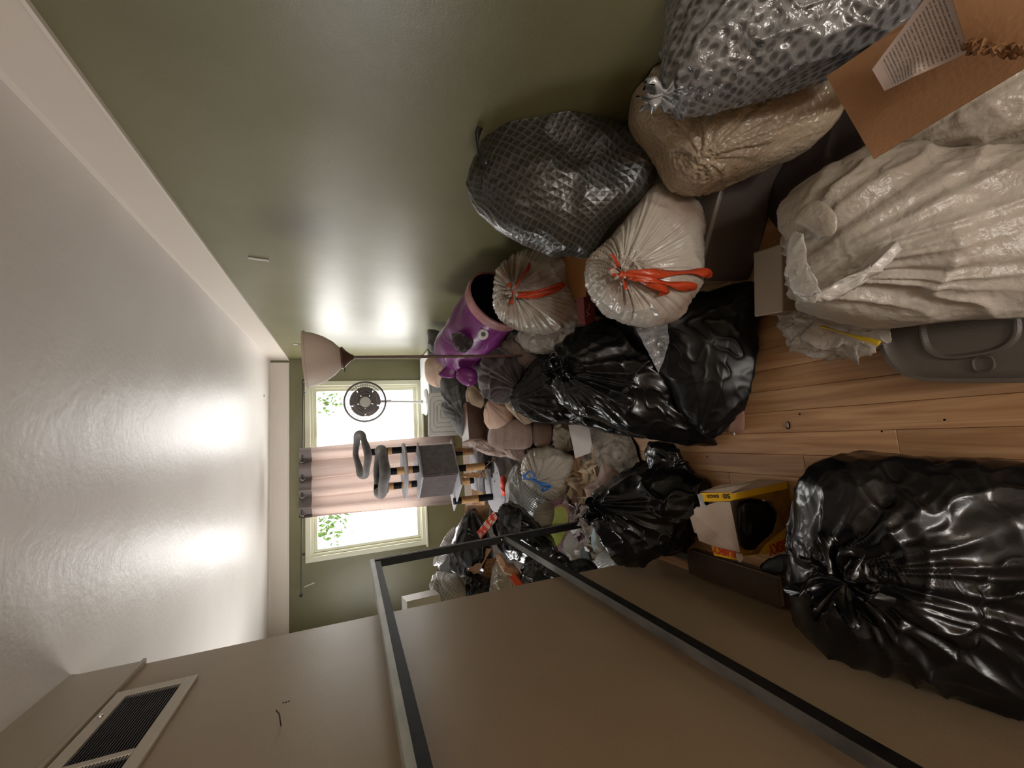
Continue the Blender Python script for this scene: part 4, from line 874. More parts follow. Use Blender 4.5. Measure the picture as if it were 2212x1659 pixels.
wbow = bag('blue_tied_white_bag', 'beige-white trash bag with a blue bow tied at its neck',
    [(1125, 1010), (1132, 985), (1155, 970), (1190, 966), (1225, 975), (1240, 1000), (1238, 1030), (1222, 1060), (1205, 1068), (1180, 1070), (1150, 1052), (1132, 1035)],
    (3.15, 2.95), .18, M['white_film'], knot=(1160, 1040), fold=(.022, 26, .3), crease=((.012, 5), (.005, 14)), n=160, r=46, smooth_it=1, seed=141)
kk = [(1157, 1038, 2.83)]
ribbon('blue_drawstring', [at(1157, 1038, 2.84), at(1146, 1016, 2.86), at(1138, 1022, 2.86), at(1127, 1033, 2.88), at(1140, 1034, 2.84), at(1157, 1038, 2.83)], .022, M['blue_tie'], wbow)
ribbon('blue_drawstring', [at(1157, 1038, 2.84), at(1172, 1055, 2.80), at(1170, 1060, 2.80), at(1185, 1055, 2.80), at(1192, 1050, 2.81), at(1175, 1047, 2.81), at(1157, 1038, 2.83)], .024, M['blue_tie'], wbow, seed=2)
bag('tan_plastic_bag', 'crumpled tan plastic bag below the paper sheet, beside the fleece blanket',
    [(1222, 1010), (1240, 985), (1265, 990), (1268, 1030), (1262, 1050), (1275, 1085), (1255, 1090), (1235, 1060), (1225, 1040)],
    (2.95, 2.8), .08, M['skin_card'], knot=(1245, 990), fold=(.012, 14, .4), crease=((.014, 10), (.008, 22)), n=110, r=32, cat='plastic bag', seed=145)
bag('quilted_plastic_bag', 'pale quilted plastic wrap on the floor by the end of the partition wall',
    [(1282, 1215), (1300, 1185), (1340, 1190), (1400, 1185), (1412, 1205), (1410, 1218), (1350, 1232), (1290, 1240)],
    (2.6, 2.3), .05, M['pale_diamond'], crease=((.01, 6),), n=110, r=28, cat='plastic bag', seed=147)
cl2 = bag('clear_bag', 'crumpled clear plastic bag between the far tied bag and the black bags',
    [(1115, 715), (1160, 700), (1230, 700), (1275, 680), (1310, 688), (1290, 715), (1240, 738), (1190, 765), (1140, 760), (1118, 740)],
    (2.62, 2.3), .1, M['clear_film'], crease=((.022, 7), (.01, 20)), n=130, r=36, cat='plastic bag', seed=149)
bag('clear_bag', 'murky clear plastic bag in the far left heap beside the orange red card',
    [(1062, 1290), (1060, 1250), (1070, 1215), (1100, 1215), (1130, 1245), (1140, 1275), (1110, 1292), (1080, 1300)],
    (2.65, 2.5), .09, M['white_film_dim'], crease=((.016, 6), (.006, 18)), n=110, r=32, cat='plastic bag', seed=151)

# ------------------------------------------------------------------ soft things
def soft(name, label, cat, outline, t, T, m, **k):
    k.setdefault('crease', ((.014, 6),)); k.setdefault('soft', .02); k.setdefault('n', 110); k.setdefault('r', 32)
    part = k.pop('part', 'cloth'); O = np.array(outline, float); c = O.mean(0); tt_ = t if hasattr(t, '__len__') else (t, t)
    o = blob(name, outline, t, T, m, None, **k)
    return tag(o, label, cat)
soft('grey_pillow', 'small dark grey pillow leaning on the right wall behind the purple hamper', 'pillow', [(925, 712), (940, 712), (962, 722), (985, 745), (985, 768), (955, 772), (928, 760), (924, 730)], 3.95, .10, M['grey_cloth'])
soft('pale_blanket', 'pale pinkish blanket folded beside the white storage bins', 'blanket', [(916, 800), (920, 775), (945, 764), (975, 770), (985, 800), (970, 835), (945, 838), (922, 825)], 4.2, .12, M['peach'])
soft('grey_blanket', 'long charcoal grey blanket draped over the storage bin lid', 'blanket', [(950, 830), (955, 812), (985, 805), (1008, 830), (1010, 870), (1008, 930), (1005, 955), (985, 930), (965, 895), (955, 865)], (4.05, 3.95), .12, M['grey_cloth'], knot=(1000, 900), fold=(.02, 14, .4))
soft('cream_pillow', 'cream cloth bundle between the purple hamper and the grey blanket', 'pillow', [(1008, 838), (1030, 830), (1050, 850), (1048, 880), (1012, 880)], 3.85, .1, M['beige_cloth'])
soft('plum_blanket', 'dark plum velvet blanket heaped beside the lamp pole', 'blanket', [(1030, 790), (1040, 770), (1075, 758), (1110, 765), (1135, 800), (1125, 850), (1085, 872), (1055, 862), (1035, 835)], (3.0, 2.7), .16, M['velvet'], knot=(1120, 840), fold=(.026, 16, .5), crease=((.022, 5),), n=140, r=40)
soft('taupe_fleece', 'taupe fleece blanket with rolled edge right beside the lamp pole', 'blanket', [(1075, 742), (1088, 732), (1110, 735), (1140, 752), (1170, 780), (1178, 800), (1160, 812), (1125, 815), (1115, 780), (1095, 765)], (2.85, 2.6), .08, M['tan_cloth'], crease=((.02, 6),), fold=(.014, 12, .4), knot=(1100, 740))
soft('peach_pillow', 'rounded peach pillow on top of the brown ottoman', 'pillow', [(1046, 880), (1058, 862), (1085, 858), (1105, 875), (1112, 905), (1100, 928), (1075, 936), (1052, 925), (1044, 900)], (3.45, 3.35), .13, M['peach'], crease=((.006, 5),), soft=.01, knot=(1050, 865), fold=(.01, 14, .3))
soft('beige_towel', 'beige towel folded beside the peach pillow', 'towel', [(1085, 866), (1100, 852), (1130, 860), (1158, 885), (1162, 900), (1148, 914), (1130, 915), (1105, 895)], (3.2, 3.1), .09, M['beige_cloth'], crease=((.012, 7),))
soft('fleece_blanket', 'matted grey-brown fleece blanket spread over the floor at the foot of the black bag', 'blanket', [(1255, 940), (1275, 915), (1320, 915), (1355, 930), (1385, 960), (1392, 1010), (1385, 1040), (1345, 1070), (1290, 1075), (1262, 1050), (1258, 1000)], (2.78, 2.38), .07, M['rug'], crease=((.022, 4), (.010, 10)), n=150, r=44, soft=.02)
soft('taupe_cloth', 'plain taupe folded cloth lying on the fleece blanket', 'cloth', [(1300, 1000), (1312, 1002), (1350, 1030), (1335, 1065), (1300, 1085), (1270, 1080), (1262, 1055), (1290, 1040)], (2.52, 2.36), .045, M['suede'], crease=((.006, 6),), smooth_it=0, soft=.005)
soft('pink_cloth', 'pinkish cloth scrap poking from under the wide black bag', 'cloth', [(1555, 905), (1570, 875), (1592, 862), (1606, 880), (1606, 925), (1590, 937), (1560, 925)], (1.80, 1.72), .025, M['pink_cloth'], crease=((.006, 12),), soft=.004, n=70, r=20)
soft('brown_drapes', 'brown strips of cloth hanging behind the ottoman toward the cat tree', 'cloth', [(1010, 945), (1030, 938), (1055, 950), (1100, 962), (1160, 970), (1190, 975), (1185, 1005), (1150, 1005), (1100, 985), (1060, 985), (1020, 965)], (3.9, 3.4), .1, M['suede'], crease=((.03, 8), (.012, 18)), fold=(.02, 16, .6), knot=(1030, 945), n=140, r=36)
soft('tissue_paper', 'crumpled beige packing paper beside the ottoman', 'paper', [(1192, 925), (1210, 912), (1232, 920), (1245, 950), (1240, 975), (1215, 980), (1195, 965)], (3.05, 2.95), .07, M['white_film_dim'], crease=((.018, 8), (.01, 20)), n=100, r=28)
soft('striped_cloth', 'pale blue striped cloth beside the small black bag', 'cloth', [(1278, 1180), (1280, 1135), (1296, 1140), (1305, 1170), (1300, 1195), (1285, 1195)], 2.5, .05, M['blue_cloth'], n=70, r=20, crease=((.008, 9),))
# ottoman
ot = empty('brown_ottoman', at(1120, 930, 3.3), 'brown suede ottoman with dark leather end in the middle of the heap', 'ottoman')
blob('cushion', [(1052, 945), (1060, 915), (1075, 905), (1150, 903), (1153, 960), (1130, 968), (1075, 965), (1058, 958)], (3.5, 3.3), .16, M['suede'], ot, crease=((.006, 5),), soft=.008, e=4, n=110, r=34, knot=(1150, 930), fold=(.006, 20, .3))
blob('leather_end', [(1146, 905), (1190, 905), (1196, 930), (1192, 955), (1178, 964), (1148, 962)], (3.3, 3.2), .16, M['suede_dark'], ot, crease=((.003, 5),), soft=.004, e=4, n=90, r=28)

# purple hamper lying tipped toward the room
hp = empty('purple_hamper', at(1030, 720, 2.95), 'purple satin pop-up hamper with a round eye, tipped on its side', 'hamper')
mo = at(1078, 645, 2.62); bo = at(985, 770, 3.15); ax = mo-bo; Lh = np.linalg.norm(ax); an = ax/Lh; R_ = .205
mb = MB(); prof = [(.001, 0), (R_*.7, .0), (R_*.92, .03), (R_*.97, .1)]+[(R_*(.97+.02*math.sin(i*1.3)), .1+(Lh-.1)*i/10) for i in range(1, 11)]
hb = MB().lathe(bo, prof, an, 64).build('basket', M['purple'], hp)
for v_ in hb.data.vertices:
    q = np.array(v_.co); dq = float(pn(q[None], 9, 4)[0])*.022; nn = q-(bo+an*np.dot(q-bo, an)); L1 = np.linalg.norm(nn)
    if L1 > .01: v_.co = q+nn/L1*dq
MB().lathe(mo, [(R_*1.02, -.06), (R_*1.04, -.03), (R_*1.03, .004), (R_*.97, .006), (R_*.96, -.02)], an, 64).build('rim_band', M['pink_satin'], hp)
MB().lathe(mo, [(R_*.95, .0), (R_*.84, -.25), (R_*.5, -.3), (.001, -.3)], an, 48).build('lining', M['purple_dark'], hp)
ey = at(1044, 722, 2.585); ed = EYE-ey; ed /= np.linalg.norm(ed)
eyw = MB().lathe(ey, [(.001, .008), (.030, .007), (.034, -.002), (.030, -.02)], ed, 28).build('eye_white', M['paper'], hp)
MB().lathe(ey, [(.001, .011), (.014, .010), (.016, .004)], ed, 20).build('pupil', M['grey_cloth'], eyw)
blob('fin', [(944, 812), (958, 795), (978, 782), (990, 795), (985, 815), (970, 818)], 3.0, .025, M['purple'], hp, n=60, r=16, crease=((.003, 9),), soft=.003)
blob('face_end', [(985, 800), (1000, 790), (1028, 800), (1034, 820), (1020, 836), (1000, 830), (985, 815)], 2.9, .05, M['purple'], hp, n=70, r=20, crease=((.008, 9),), soft=.006)
blob('dark_ruffle', [(976, 735), (985, 722), (1000, 718), (1016, 735), (1012, 752), (990, 758)], 2.66, .05, M['velvet'], hp, n=90, r=28, crease=((.030, 13), (.01, 30)), soft=.02, lock=1)
# white storage bins under the fan
sb = empty('white_storage_bin', at(955, 890, 4.6), 'white lidded storage bin on its side below the fan', 'storage box')
ca, cb_, cc_, cd_ = at(925, 938, 4.55), at(925, 845, 4.62), at(1000, 845, 4.45), at(1000, 948, 4.38)
exv = cb_-ca; ezv = ca-cd_; nv = np.cross(exv, ezv); nv /= np.linalg.norm(nv)
if nv[1] > 0: nv = -nv
W_ = np.linalg.norm(exv); H_ = np.linalg.norm(ezv); cx_ = (ca+cb_+cc_+cd_)/4; E1 = exv/W_; E3 = ezv-E1*np.dot(ezv, E1); E3 /= np.linalg.norm(E3); E2 = np.cross(E3, E1); Rm = np.stack([E1, E2, E3], 1)
MB().box(cx_-nv*.17, (W_*.92, .30, H_*.9), Rm).build('tub', M['white_plastic2'], sb, False, None, .03)
lid_ = MB().box(cx_, (W_, .04, H_), Rm).build('lid', M['white_plastic'], sb, False, None, .018)
sg = -1 if np.dot(E2, nv) < 0 else 1
for s in (.82, .6, .42, .2):
    w_, h_ = W_*s/2, H_*s/2; pl_ = [cx_+nv*.021+E1*a*w_+E3*b*h_ for a, b in ((-1, -.8), (-1, .8), (-.8, 1), (.8, 1), (1, .8), (1, -.8), (.8, -1), (-.8, -1))]
    MB().tube(pl_, .0045, 6, closed=True).build('lid_ridge', M['white_plastic2'], lid_)
MB().box(cx_+nv*.02-E3*H_*.40, (W_*.3, .012, H_*.06), Rm).build('latch', M['tote_rim'], lid_, False, None, .003)
sb2 = empty('white_storage_bin', (.62, 5.2, 0), 'upright white storage bin in the corner beneath the fan base', 'storage box')
zfb = fb[2]-.022
MB().add([(.40, 5.0, .01), (1.02, 5.0, .01), (1.02, 5.45, .01), (.40, 5.45, .01), (.36, 4.96, zfb-.03), (1.06, 4.96, zfb-.03), (1.06, 5.5, zfb-.03), (.36, 5.5, zfb-.03)],
         [(0, 3, 2, 1), (0, 1, 5, 4), (1, 2, 6, 5), (2, 3, 7, 6), (3, 0, 4, 7), (4, 5, 6, 7)]).build('tub', M['white_plastic2'], sb2, False, None, .02)
MB().bx(.34, 1.075, 4.94, 5.52, zfb-.03, zfb).build('lid', M['white_plastic'], sb2, False, None, .012)
# plain boxes in the heap
def obox(name, label, cat, c, ex, ey, dims, m, bevel=.003, parent=None):
    ex = np.array(ex, float); ex /= np.linalg.norm(ex); ey = np.array(ey, float); ey -= ex*np.dot(ex, ey); ey /= np.linalg.norm(ey); R = np.stack([ex, ey, np.cross(ex, ey)], 1)
    o = MB().box(c, dims, R).build(name, m, parent, False, None, bevel)
    if label: tag(o, label, cat)
    return o
obox('brown_carton', 'plain brown carton between the grey blanket and the ottoman', 'box', at(1022, 912, 3.85), (1, .1, 0), (0, 1, 0), (.34, .25, .17), M['suede_dark'])
obox('orange_carton', 'orange-brown carton squeezed between the two red tied bags', 'box', at(1262, 600, 2.15), (1, -.5, .1), (.3, 1, .2), (.22, .22, .16), M['orange_card'])
rc = empty('rose_carton', at(1266, 672, 2.02), 'small rose printed carton beside the far tied bag', 'box')
obox('carton', None, None, at(1266, 672, 2.02), (1, -.2, .1), (.1, 1, .3), (.13, .05, .08), M['rose_card'], parent=rc)
cq = at(1266, 672, 1.985); rsw = np.random.RandomState(2)
MB().tube([cq+_R*.028*math.cos(a)*(1-.3*math.sin(3*a))+_U*.017*math.sin(2*a) for a in np.linspace(0, 6, 26)], .0012, 5).build('scroll_print', M['pinkrim'], rc)
obox('white_carton', 'white box lid at the far left behind the partition edge', 'box', at(910, 1306, 2.35), (1, .1, 0), (0, 1, .1), (.1, .14, .19), M['white_plastic'])
# kraft bag, gift wrap, card scraps
sheet('flap', [(1004, 1092, 3.35), (1004, 1118, 3.3), (1052, 1130, 3.2), (1060, 1092, 3.25)], M['skin_card'], None, (10, 10), .006, (.02, 8), 2); 
kb = bpy.data.objects['flap.002']; kb.name = 'kraft_paper_bag'; tag(kb, 'torn brown kraft paper bag below the cat tree', 'paper bag')
ks = MB().tube([at(1008, 1092, 3.3), at(1012, 1110, 3.28), at(1020, 1120, 3.26), at(1024, 1096, 3.26)], .004, 6).build('twine_handle', M['peach'], kb)
gw = sheet('gift_wrap_roll', [(1030, 1150, 2.9), (1038, 1164, 2.88), (1076, 1118, 2.9), (1066, 1104, 2.93)], M['dotted'], None, (12, 20), .02, (.006, 10), 8); tag(gw, 'crumpled red gift wrap strip with white dots above the bed frame post', 'wrapping paper')
cf = sheet('cardboard_scrap', [(1003, 1243, 2.9), (1020, 1262, 2.86), (1062, 1186, 2.9), (1044, 1183, 2.95)], M['skin_card'], None, (10, 10), .008, (.01, 7), 9); tag(cf, 'folded piece of corrugated cardboard in the far left heap', 'cardboard')
cf = sheet('brown_envelope', [(1035, 1268, 2.8), (1055, 1268, 2.76), (1072, 1205, 2.8), (1052, 1208, 2.85)], M['card_torn'], None, (8, 8), .006, (.006, 7), 10); tag(cf, 'yellowed brown carton scrap behind the corrugated cardboard', 'cardboard')
o = obox('orange_red_card', 'small orange-red carton near the partition edge', 'box', at(1116, 1255, 2.35), (1, 1, .5), (-.3, 1, -.5), (.07, .05, .04), M['red_foil'])
soft('tan_slipper', 'bent tan cardboard tube lying among the black bags', 'tube', [(1070, 1198), (1078, 1195), (1090, 1208), (1095, 1222), (1115, 1225), (1125, 1236), (1112, 1244), (1092, 1240), (1080, 1225)], 2.45, .025, M['skin_card'], n=70, r=20, crease=((.004, 12),), soft=.003)
soft('red_toy', 'glossy red bundle under the cat tree shelf', 'bundle', [(1078, 1030), (1090, 1025), (1100, 1045), (1094, 1072), (1082, 1070)], 3.7, .08, M['red'], n=70, r=22, crease=((.008, 8),))
pw_ = sheet('white_paper', [(1228, 918, 2.70), (1272, 915, 2.62), (1281, 976, 2.60), (1243, 990, 2.68)], M['paper'], None, (12, 12), .0015, (.004, 7), 12); tag(pw_, 'white letter sheet lying between the ottoman and the fleece blanket', 'paper')
# maroon mat, lime tray, litter
mm_ = sheet('maroon_board', [(1190, 1072, 3.12), (1276, 1062, 2.82), (1284, 1262, 2.80), (1205, 1262, 3.10)], M['maroon'], None, (20, 20), .012, (.008, 6), 14); tag(mm_, 'maroon board strewn with brown litter behind the bed frame', 'board')
lt = empty('lime_tray', at(1190, 1150, 2.7), 'lime green oval tray with pink rim tipped against the black bag', 'tray')
def oval(px, py, t, rx, ry, tilt, scale, off, m, name, z0=0):
    c = at(px, py, t); nrm = EYE-c+np.array([.0, .0, .8]); nrm /= np.linalg.norm(nrm); a = np.array([-.25, -.6, -.35]); a -= nrm*np.dot(a, nrm); a /= np.linalg.norm(a); b = np.cross(nrm, a); V = []; n = 40
    for s, h in scale: V += [c+nrm*(h+off)+rx*s*math.cos(q)*b+ry*s*math.sin(q)*a for q in np.linspace(0, 2*PI, n, endpoint=False)]
    k = len(scale); F = [(i*n+j, i*n+(j+1) % n, (i+1)*n+(j+1) % n, (i+1)*n+j) for i in range(k-1) for j in range(n)]+[tuple(range((k-1)*n, k*n))]
    return MB().add(V, F).build(name, m, lt)
oval(1200, 1140, 2.88, .17, .085, 0, [(.7, -.03), (1, .0), (1.0, .006), (.90, .006), (.88, .002)], 0, M['pinkrim'], 'rim')
oval(1200, 1140, 2.88, .17, .085, 0, [(.90, .009), (.88, .009), (.80, .005), (.3, .004), (.02, .004)], 0, M['lime'], 'dish')
oval(1172, 1122, 2.92, .14, .075, 0, [(1.0, 0), (.9, .02), (.6, .035), (.02, .04)], .0, M['clear_pan'], 'clear_cover')
def heap(name, label, x0, x1, y0, y1, zf, m, cat, kind=None, nx=70, ny=90, seed=0, amp=.03, sc_=6):
    V = []
    for j in range(ny+1):
        for i in range(nx+1):
            u, v_ = i/nx, j/ny; V.append((x0+(x1-x0)*u, y0+(y1-y0)*v_, 0))
    V = np.array(V); u = (V[:, 0]-x0)/(x1-x0); v_ = (V[:, 1]-y0)/(y1-y0)
    edge = np.clip(np.minimum(np.minimum(u, 1-u), np.minimum(v_, 1-v_))*7, 0, 1)**.6
    V[:, 2] = .004+edge*(zf(u, v_)+amp*rid(V, sc_, seed)+amp*.4*pn(V, sc_*5, seed)); V[:, 2] = np.maximum(V[:, 2], .004)
    w = nx+1; F = [(j*w+i, j*w+i+1, (j+1)*w+i+1, (j+1)*w+i) for j in range(ny) for i in range(nx)]
    o = mk(name, V, F, m); tag(o, label, cat); 
    if kind: o['kind'] = kind
    return o
heap('litter_spread', 'loose brown granular litter strewn over the floor behind the partition', -1.35, -.02, 2.05, 3.6, lambda u, v_: .015+.05*v_, M['litter'], 'litter', 'stuff', seed=3, amp=.015, sc_=9)
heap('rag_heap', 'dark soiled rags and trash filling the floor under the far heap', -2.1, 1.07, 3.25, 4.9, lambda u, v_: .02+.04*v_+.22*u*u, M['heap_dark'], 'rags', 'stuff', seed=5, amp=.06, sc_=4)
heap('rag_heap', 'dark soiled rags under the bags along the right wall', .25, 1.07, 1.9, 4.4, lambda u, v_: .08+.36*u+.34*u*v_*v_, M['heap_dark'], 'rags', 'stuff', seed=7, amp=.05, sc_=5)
for nm_, mm2, lab_, n3, reg in (('paper_litter', 'paper', 'scattered shreds of white paper over the brown litter and maroon board', 90, (1195, 1285, 1070, 1262)), ('card_litter', 'skin_card', 'scattered tan card and leaf scraps in the far left heap', 45, (1060, 1200, 1090, 1280)), ('film_litter', 'beige_cloth', 'scattered beige scraps between the fleece blanket and the ottoman', 60, (1190, 1290, 975, 1080))):
    rs3 = np.random.RandomState(n3); mb3 = MB()
    for _ in range(n3):
        px, py = rs3.uniform(reg[0], reg[1]), rs3.uniform(reg[2], reg[3]); zz = {'paper_litter': .10, 'card_litter': .10, 'film_litter': .14}[nm_]
        c3 = at_z(px, py, zz*rs3.uniform(.6, 1.3)); a3 = rs3.normal(size=3)*.014; b3_ = rs3.normal(size=3)*.022; c4 = np.cross(a3, b3_)*12
        mb3.add([c3-a3-b3_, c3+a3-b3_+c4, c3+a3*1.4+b3_, c3-a3+b3_*.7-c4, c3+c4*2], [(0, 1, 4), (1, 2, 4), (2, 3, 4), (3, 0, 4)])
    o = mb3.build(nm_, M[mm2], None, False, None); tag(o, lab_, 'litter', kind='stuff')
# scraps of white paper on the board
rs = np.random.RandomState(12)
for i, (px, py, w_, lab) in enumerate([(1232, 1175, .06, 'crumpled white tissue on the maroon board beside the lime tray'), (1212, 1105, .035, 'white paper tag on the maroon board near the white bag'), (1240, 1215, .05, 'long torn white tissue at the lower edge of the maroon board'), (1222, 1092, .03, 'twisted cream tissue on the maroon board below the white bag'), (1262, 1205, .045, 'blue and white food wrapper on the maroon board'), (1205, 1215, .04, 'small white scrap on the litter by the middle rail'), (1260, 1255, .03, 'pinkish paper shred near the partition end')]):
    h_ = w_/2.6*892*1.0
    ol_ = [(px+math.cos(a)*h_*(.5+.4*rs.rand()), py+math.sin(a)*h_*(1.0+.5*rs.rand())) for a in np.linspace(0, 2*PI, 9)[:-1]]
    o = blob('paper_scrap', ol_, 2.80 if px > 1225 else 2.92, .012, M['blue_cloth'] if i == 4 else M['paper'], None, n=50, r=12, crease=((.006, 25),), soft=.004)
    tag(o, lab, 'paper scrap', 'paper scraps on the maroon board')

# ------------------------------------------------------------------ trash bag cartons by the partition
hx = empty('bag_carton', at_z(1620, 1110, 0), 'open yellow trash bag carton with black bags inside, on the wood floor', 'box')
# front face rises from the floor; its perforated panel is torn out, the back flap stands up
a_, b_, c_, d_ = at(1577, 1068, 1.50), at(1600, 1203, 1.47), at_z(1722, 1188, .006), at_z(1702, 1040, .006)
dn = np.cross(b_-a_, d_-a_); dn /= np.linalg.norm(dn)
if np.dot(dn, _F) < 0: dn = -dn
dp = .12
def prism(name, poly, nrm, th, m, parent):
    n = len(poly); P_ = [np.array(p, float) for p in poly]
    return MB().add(P_+[p+nrm*th for p in P_], [tuple(range(n)), tuple(range(n, 2*n))[::-1]]+[(i, (i+1) % n, n+(i+1) % n, n+i) for i in range(n)]).build(name, m, parent, False, None)
bl = lambda u, v_: (1-u)*(1-v_)*a_+u*(1-v_)*b_+u*v_*c_+(1-u)*v_*d_      # u across, v down
hole = [bl(*q) for q in ((.10, 0), (.95, 0), (.96, .20), (.80, .45), (.70, .62), (.45, .76), (.25, .70), (.12, .35))]
outer = [bl(0, 0), bl(.10, 0)]
fm_ = MB(); fp = [bl(0, 0), bl(.10, 0), bl(.12, .35), bl(.25, .70), bl(.45, .76), bl(.70, .62), bl(.80, .45), bl(.96, .20), bl(.95, 0), bl(1, 0), bl(1, 1), bl(0, 1)]
n_ = len(fp); fm_.add(fp+[p+dn*.003 for p in fp], [tuple(range(n_)), tuple(range(n_, 2*n_))[::-1]]+[(i, (i+1) % n_, n_+(i+1) % n_, n_+i) for i in range(n_)])
M['carton_front'] = mat('brown_yellow_carton_print', (.17, .075, .022), .4, .5, col2=(.30, .16, .03), cs=18)
fpn = fm_.build('front_panel', M['carton_front'], hx, False, None)
prism('edge_band', [bl(0, .0)-dn*.001, bl(.10, 0)-dn*.001, bl(.10, .98)-dn*.001, bl(0, .98)-dn*.001], dn, .001, M['yellow_card'], hx)
prism('edge_band', [bl(.86, .45)-dn*.001, bl(1, .3)-dn*.001, bl(1, .99)-dn*.001, bl(.60, .99)-dn*.001], dn, .001, M['yellow_card'], hx)
def sidep(p, q, nm, m): prism(nm, [p, q, q+dn*dp, p+dn*dp], np.cross(q-p, dn)/np.linalg.norm(np.cross(q-p, dn)), .003, m, hx)
fl_ = lambda p: np.array([p[0], p[1], max(p[2], .006)])
for (p, q, nm, mm) in ((bl(0, 0), bl(0, 1), 'side_panel', 'card_pale'), (bl(1, 0), bl(1, 1), 'side_panel', 'yellow_card')):
    P_ = [p, q, fl_(q+dn*dp), fl_(p+dn*dp)]; panel_n = np.cross(P_[1]-P_[0], P_[3]-P_[0]); panel_n /= np.linalg.norm(panel_n); prism(nm, P_, panel_n, .002, M[mm], hx)
pb = [fl_(bl(0, 0)+dn*dp), fl_(bl(1, 0)+dn*dp), fl_(bl(1, 1)+dn*dp), fl_(bl(0, 1)+dn*dp)]
P_ = pb; pn_ = np.cross(P_[1]-P_[0], P_[3]-P_[0]); pn_ /= np.linalg.norm(pn_); prism('back_panel', P_, pn_, .002, M['card_pale'], hx)
blob('bag_roll', [(1590, 1085), (1600, 1180), (1620, 1195), (1660, 1170), (1680, 1140), (1672, 1090), (1630, 1078)], (1.56, 1.58), .03, M['black_film_dull'], hx, n=80, r=24, crease=((.004, 12),), soft=.003)
# pale inner side of the raised back flap with its tuck tabs
fo = [(1577, 1084, 1.505), (1600, 1198, 1.475), (1558, 1186, 1.52), (1536, 1178, 1.53), (1510, 1168, 1.55), (1506, 1153, 1.55), (1500, 1150, 1.56), (1491, 1118, 1.56), (1500, 1111, 1.55), (1499, 1101, 1.55), (1505, 1095, 1.55), (1523, 1093, 1.54), (1550, 1084, 1.52)]
prism('top_flap', [at(*q) for q in fo], _F, .002, M['card_pale'], hx)
endf = []; endf.append(prism('end_flap', [at(1512, 1065, 1.53), at(1580, 1064, 1.49), at(1580, 1082, 1.49), at(1516, 1084, 1.53)], _F, .002, M['yellow_card'], hx))
endf.append(prism('end_flap', [at(1537, 1180, 1.525), at(1543, 1200, 1.525), at(1602, 1212, 1.475), at(1600, 1197, 1.475)], _F, .002, M['yellow_card'], hx))
prism('torn_film', [at(1506, 1068, 1.525), at(1516, 1066, 1.525), at(1522, 1088, 1.52), at(1528, 1096, 1.52), at(1514, 1098, 1.525), at(1510, 1080, 1.53)], _F, .002, M['silver_film'], hx)
prism('torn_corner', [at(1590, 1196, 1.465), at(1604, 1197, 1.462), at(1606, 1206, 1.462), at(1600, 1215, 1.465), at(1594, 1212, 1.468)], _F, .004, M['card_pale'], hx)
prism('top_edge', [at(1514, 1063, 1.55), at(1560, 1047, 1.56), at(1625, 1043, 1.50), at(1580, 1064, 1.50)], _F, .003, M['card_pale'], hx)
EX, EY = _U-_F*.0, -_R
def ink(s_, size, px, py, t, m, px2=None, py2=None, t2=None, stretch=1.0, up=None):
    o_ = at(px, py, t); e = (at(px2, py2, t2)-o_) if px2 is not None else EX
    return text('lettering', s_, size, o_, e, EY if up is None else up, m, endf[0 if s_ != 'HUSKY' else 1], stretch=stretch)
ink('50', .024, 1578, 1067, 1.484, M['print_black'], 1516, 1067, 1.524)
ink('BAGS', .016, 1553, 1069, 1.499, M['print_black'], 1516, 1069, 1.524)
ink('HUSKY', .034, 1600, 1194, 1.468, M['print_red'], 1539, 1180, 1.518, stretch=.85)
q0, q1 = bl(.80, .93), bl(.92, .30)
text('lettering', 'HUSKY', .052, q0-dn*.003, q1-q0, bl(1, .9)-bl(.7, .9), M['print_red'], fpn, stretch=.72)
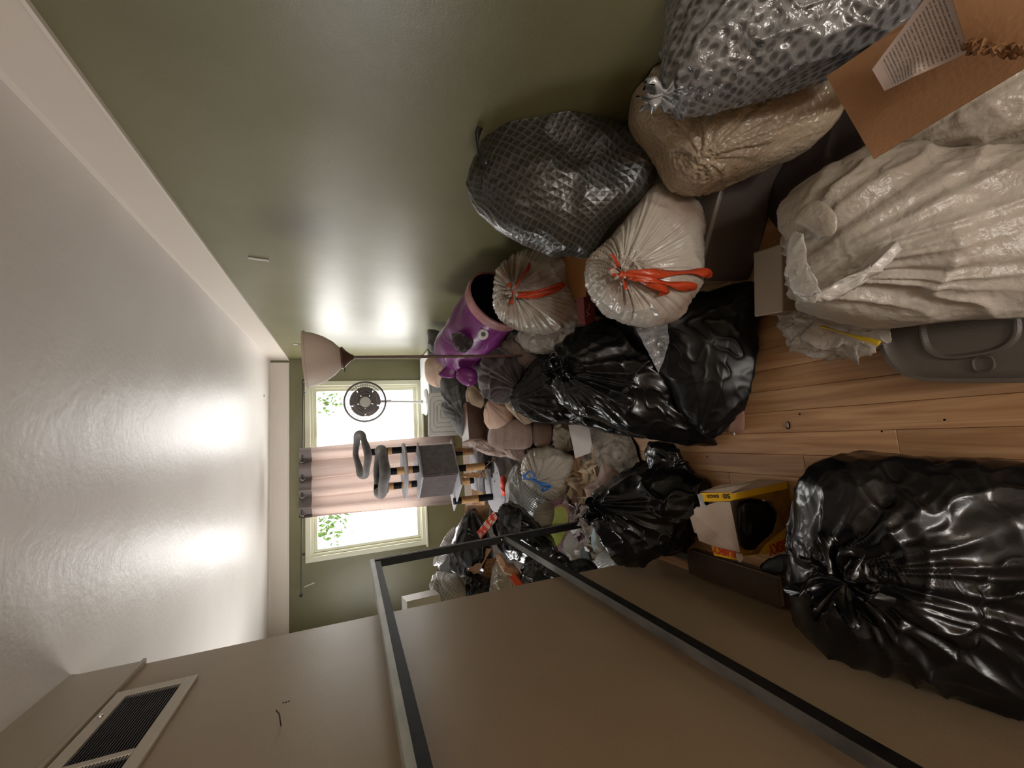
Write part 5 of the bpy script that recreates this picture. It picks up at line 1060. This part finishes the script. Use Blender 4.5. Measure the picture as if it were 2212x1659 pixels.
# stack of dark books against the partition
for i_, (z0, z1) in enumerate(((.004, .022), (.024, .05))):
    bk = empty('book', (-.62, 1.45, z0), ['lower dark brown covered book on the floor against the taupe wall', 'upper dark brown covered book lying on the other book by the taupe wall'][i_], 'book')
    x0_, x1_, y0_, y1_ = (-.715, -.60, 1.16, 1.63) if i_ == 0 else (-.712, -.605, 1.18, 1.64)
    c = ((x0_+x1_)/2, (y0_+y1_)/2, (z0+z1)/2)
    MB().box((c[0], c[1], c[2]), (x1_-x0_-.006, y1_-y0_-.006, z1-z0-.006)).build('page_block', M['pages'], bk, False, None)
    for zz in (z0+.0015, z1-.0015): MB().box((c[0], c[1], zz), (x1_-x0_, y1_-y0_, .003)).build('cover', M['book'], bk, False, None, .001)
    bk['group'] = 'books by the partition'
bag('black_trash_bag', 'flattened glossy dark plastic film between the open carton and the largest black bag',
    [(1640, 1225), (1660, 1208), (1700, 1195), (1745, 1200), (1750, 1260), (1725, 1262), (1680, 1250), (1650, 1240)],
    (1.66, 1.50), .03, M['black_film_dull'], crease=((.006, 10), (.004, 22)), n=90, r=24, soft=.005, seed=161)
dl = blob('dust_lump', [(1700, 912), (1706, 910), (1712, 916), (1710, 926), (1702, 928), (1698, 920)], 1.565, .006, M['dust'], None, n=40, r=12, crease=((.003, 40),), soft=.002); tag(dl, 'small grey dust lump on the bare wood floor', 'debris')
dl = blob('paper_shred', [(1584, 930), (1588, 928), (1590, 936), (1587, 942), (1584, 938)], 1.78, .004, M['paper'], None, n=30, r=10, crease=((.001, 40),), soft=.001); tag(dl, 'tiny white shred on the floor beside the pink cloth', 'debris')
for i_, (px, py) in enumerate([(1527, 985), (1728, 893), (1905, 930), (2040, 905)]):
    dl = blob('crumb', [(px, py), (px+4, py-1), (px+5, py+3), (px+1, py+4)], 1.545/(.9348*.3915+(px-1106)/892*.9309), .003, M['book'] if i_ % 2 == 0 else M['dust'], None, n=24, r=8, crease=((.001, 40),), soft=.0005)
    tag(dl, ['tiny dark crumb on the floor beside the small black bag', 'pale crumb on the floor right of the dust lump', 'tiny dark crumb on the floor near the largest black bag', 'pale crumb on the floor nearest the grey tray'][i_], 'debris')
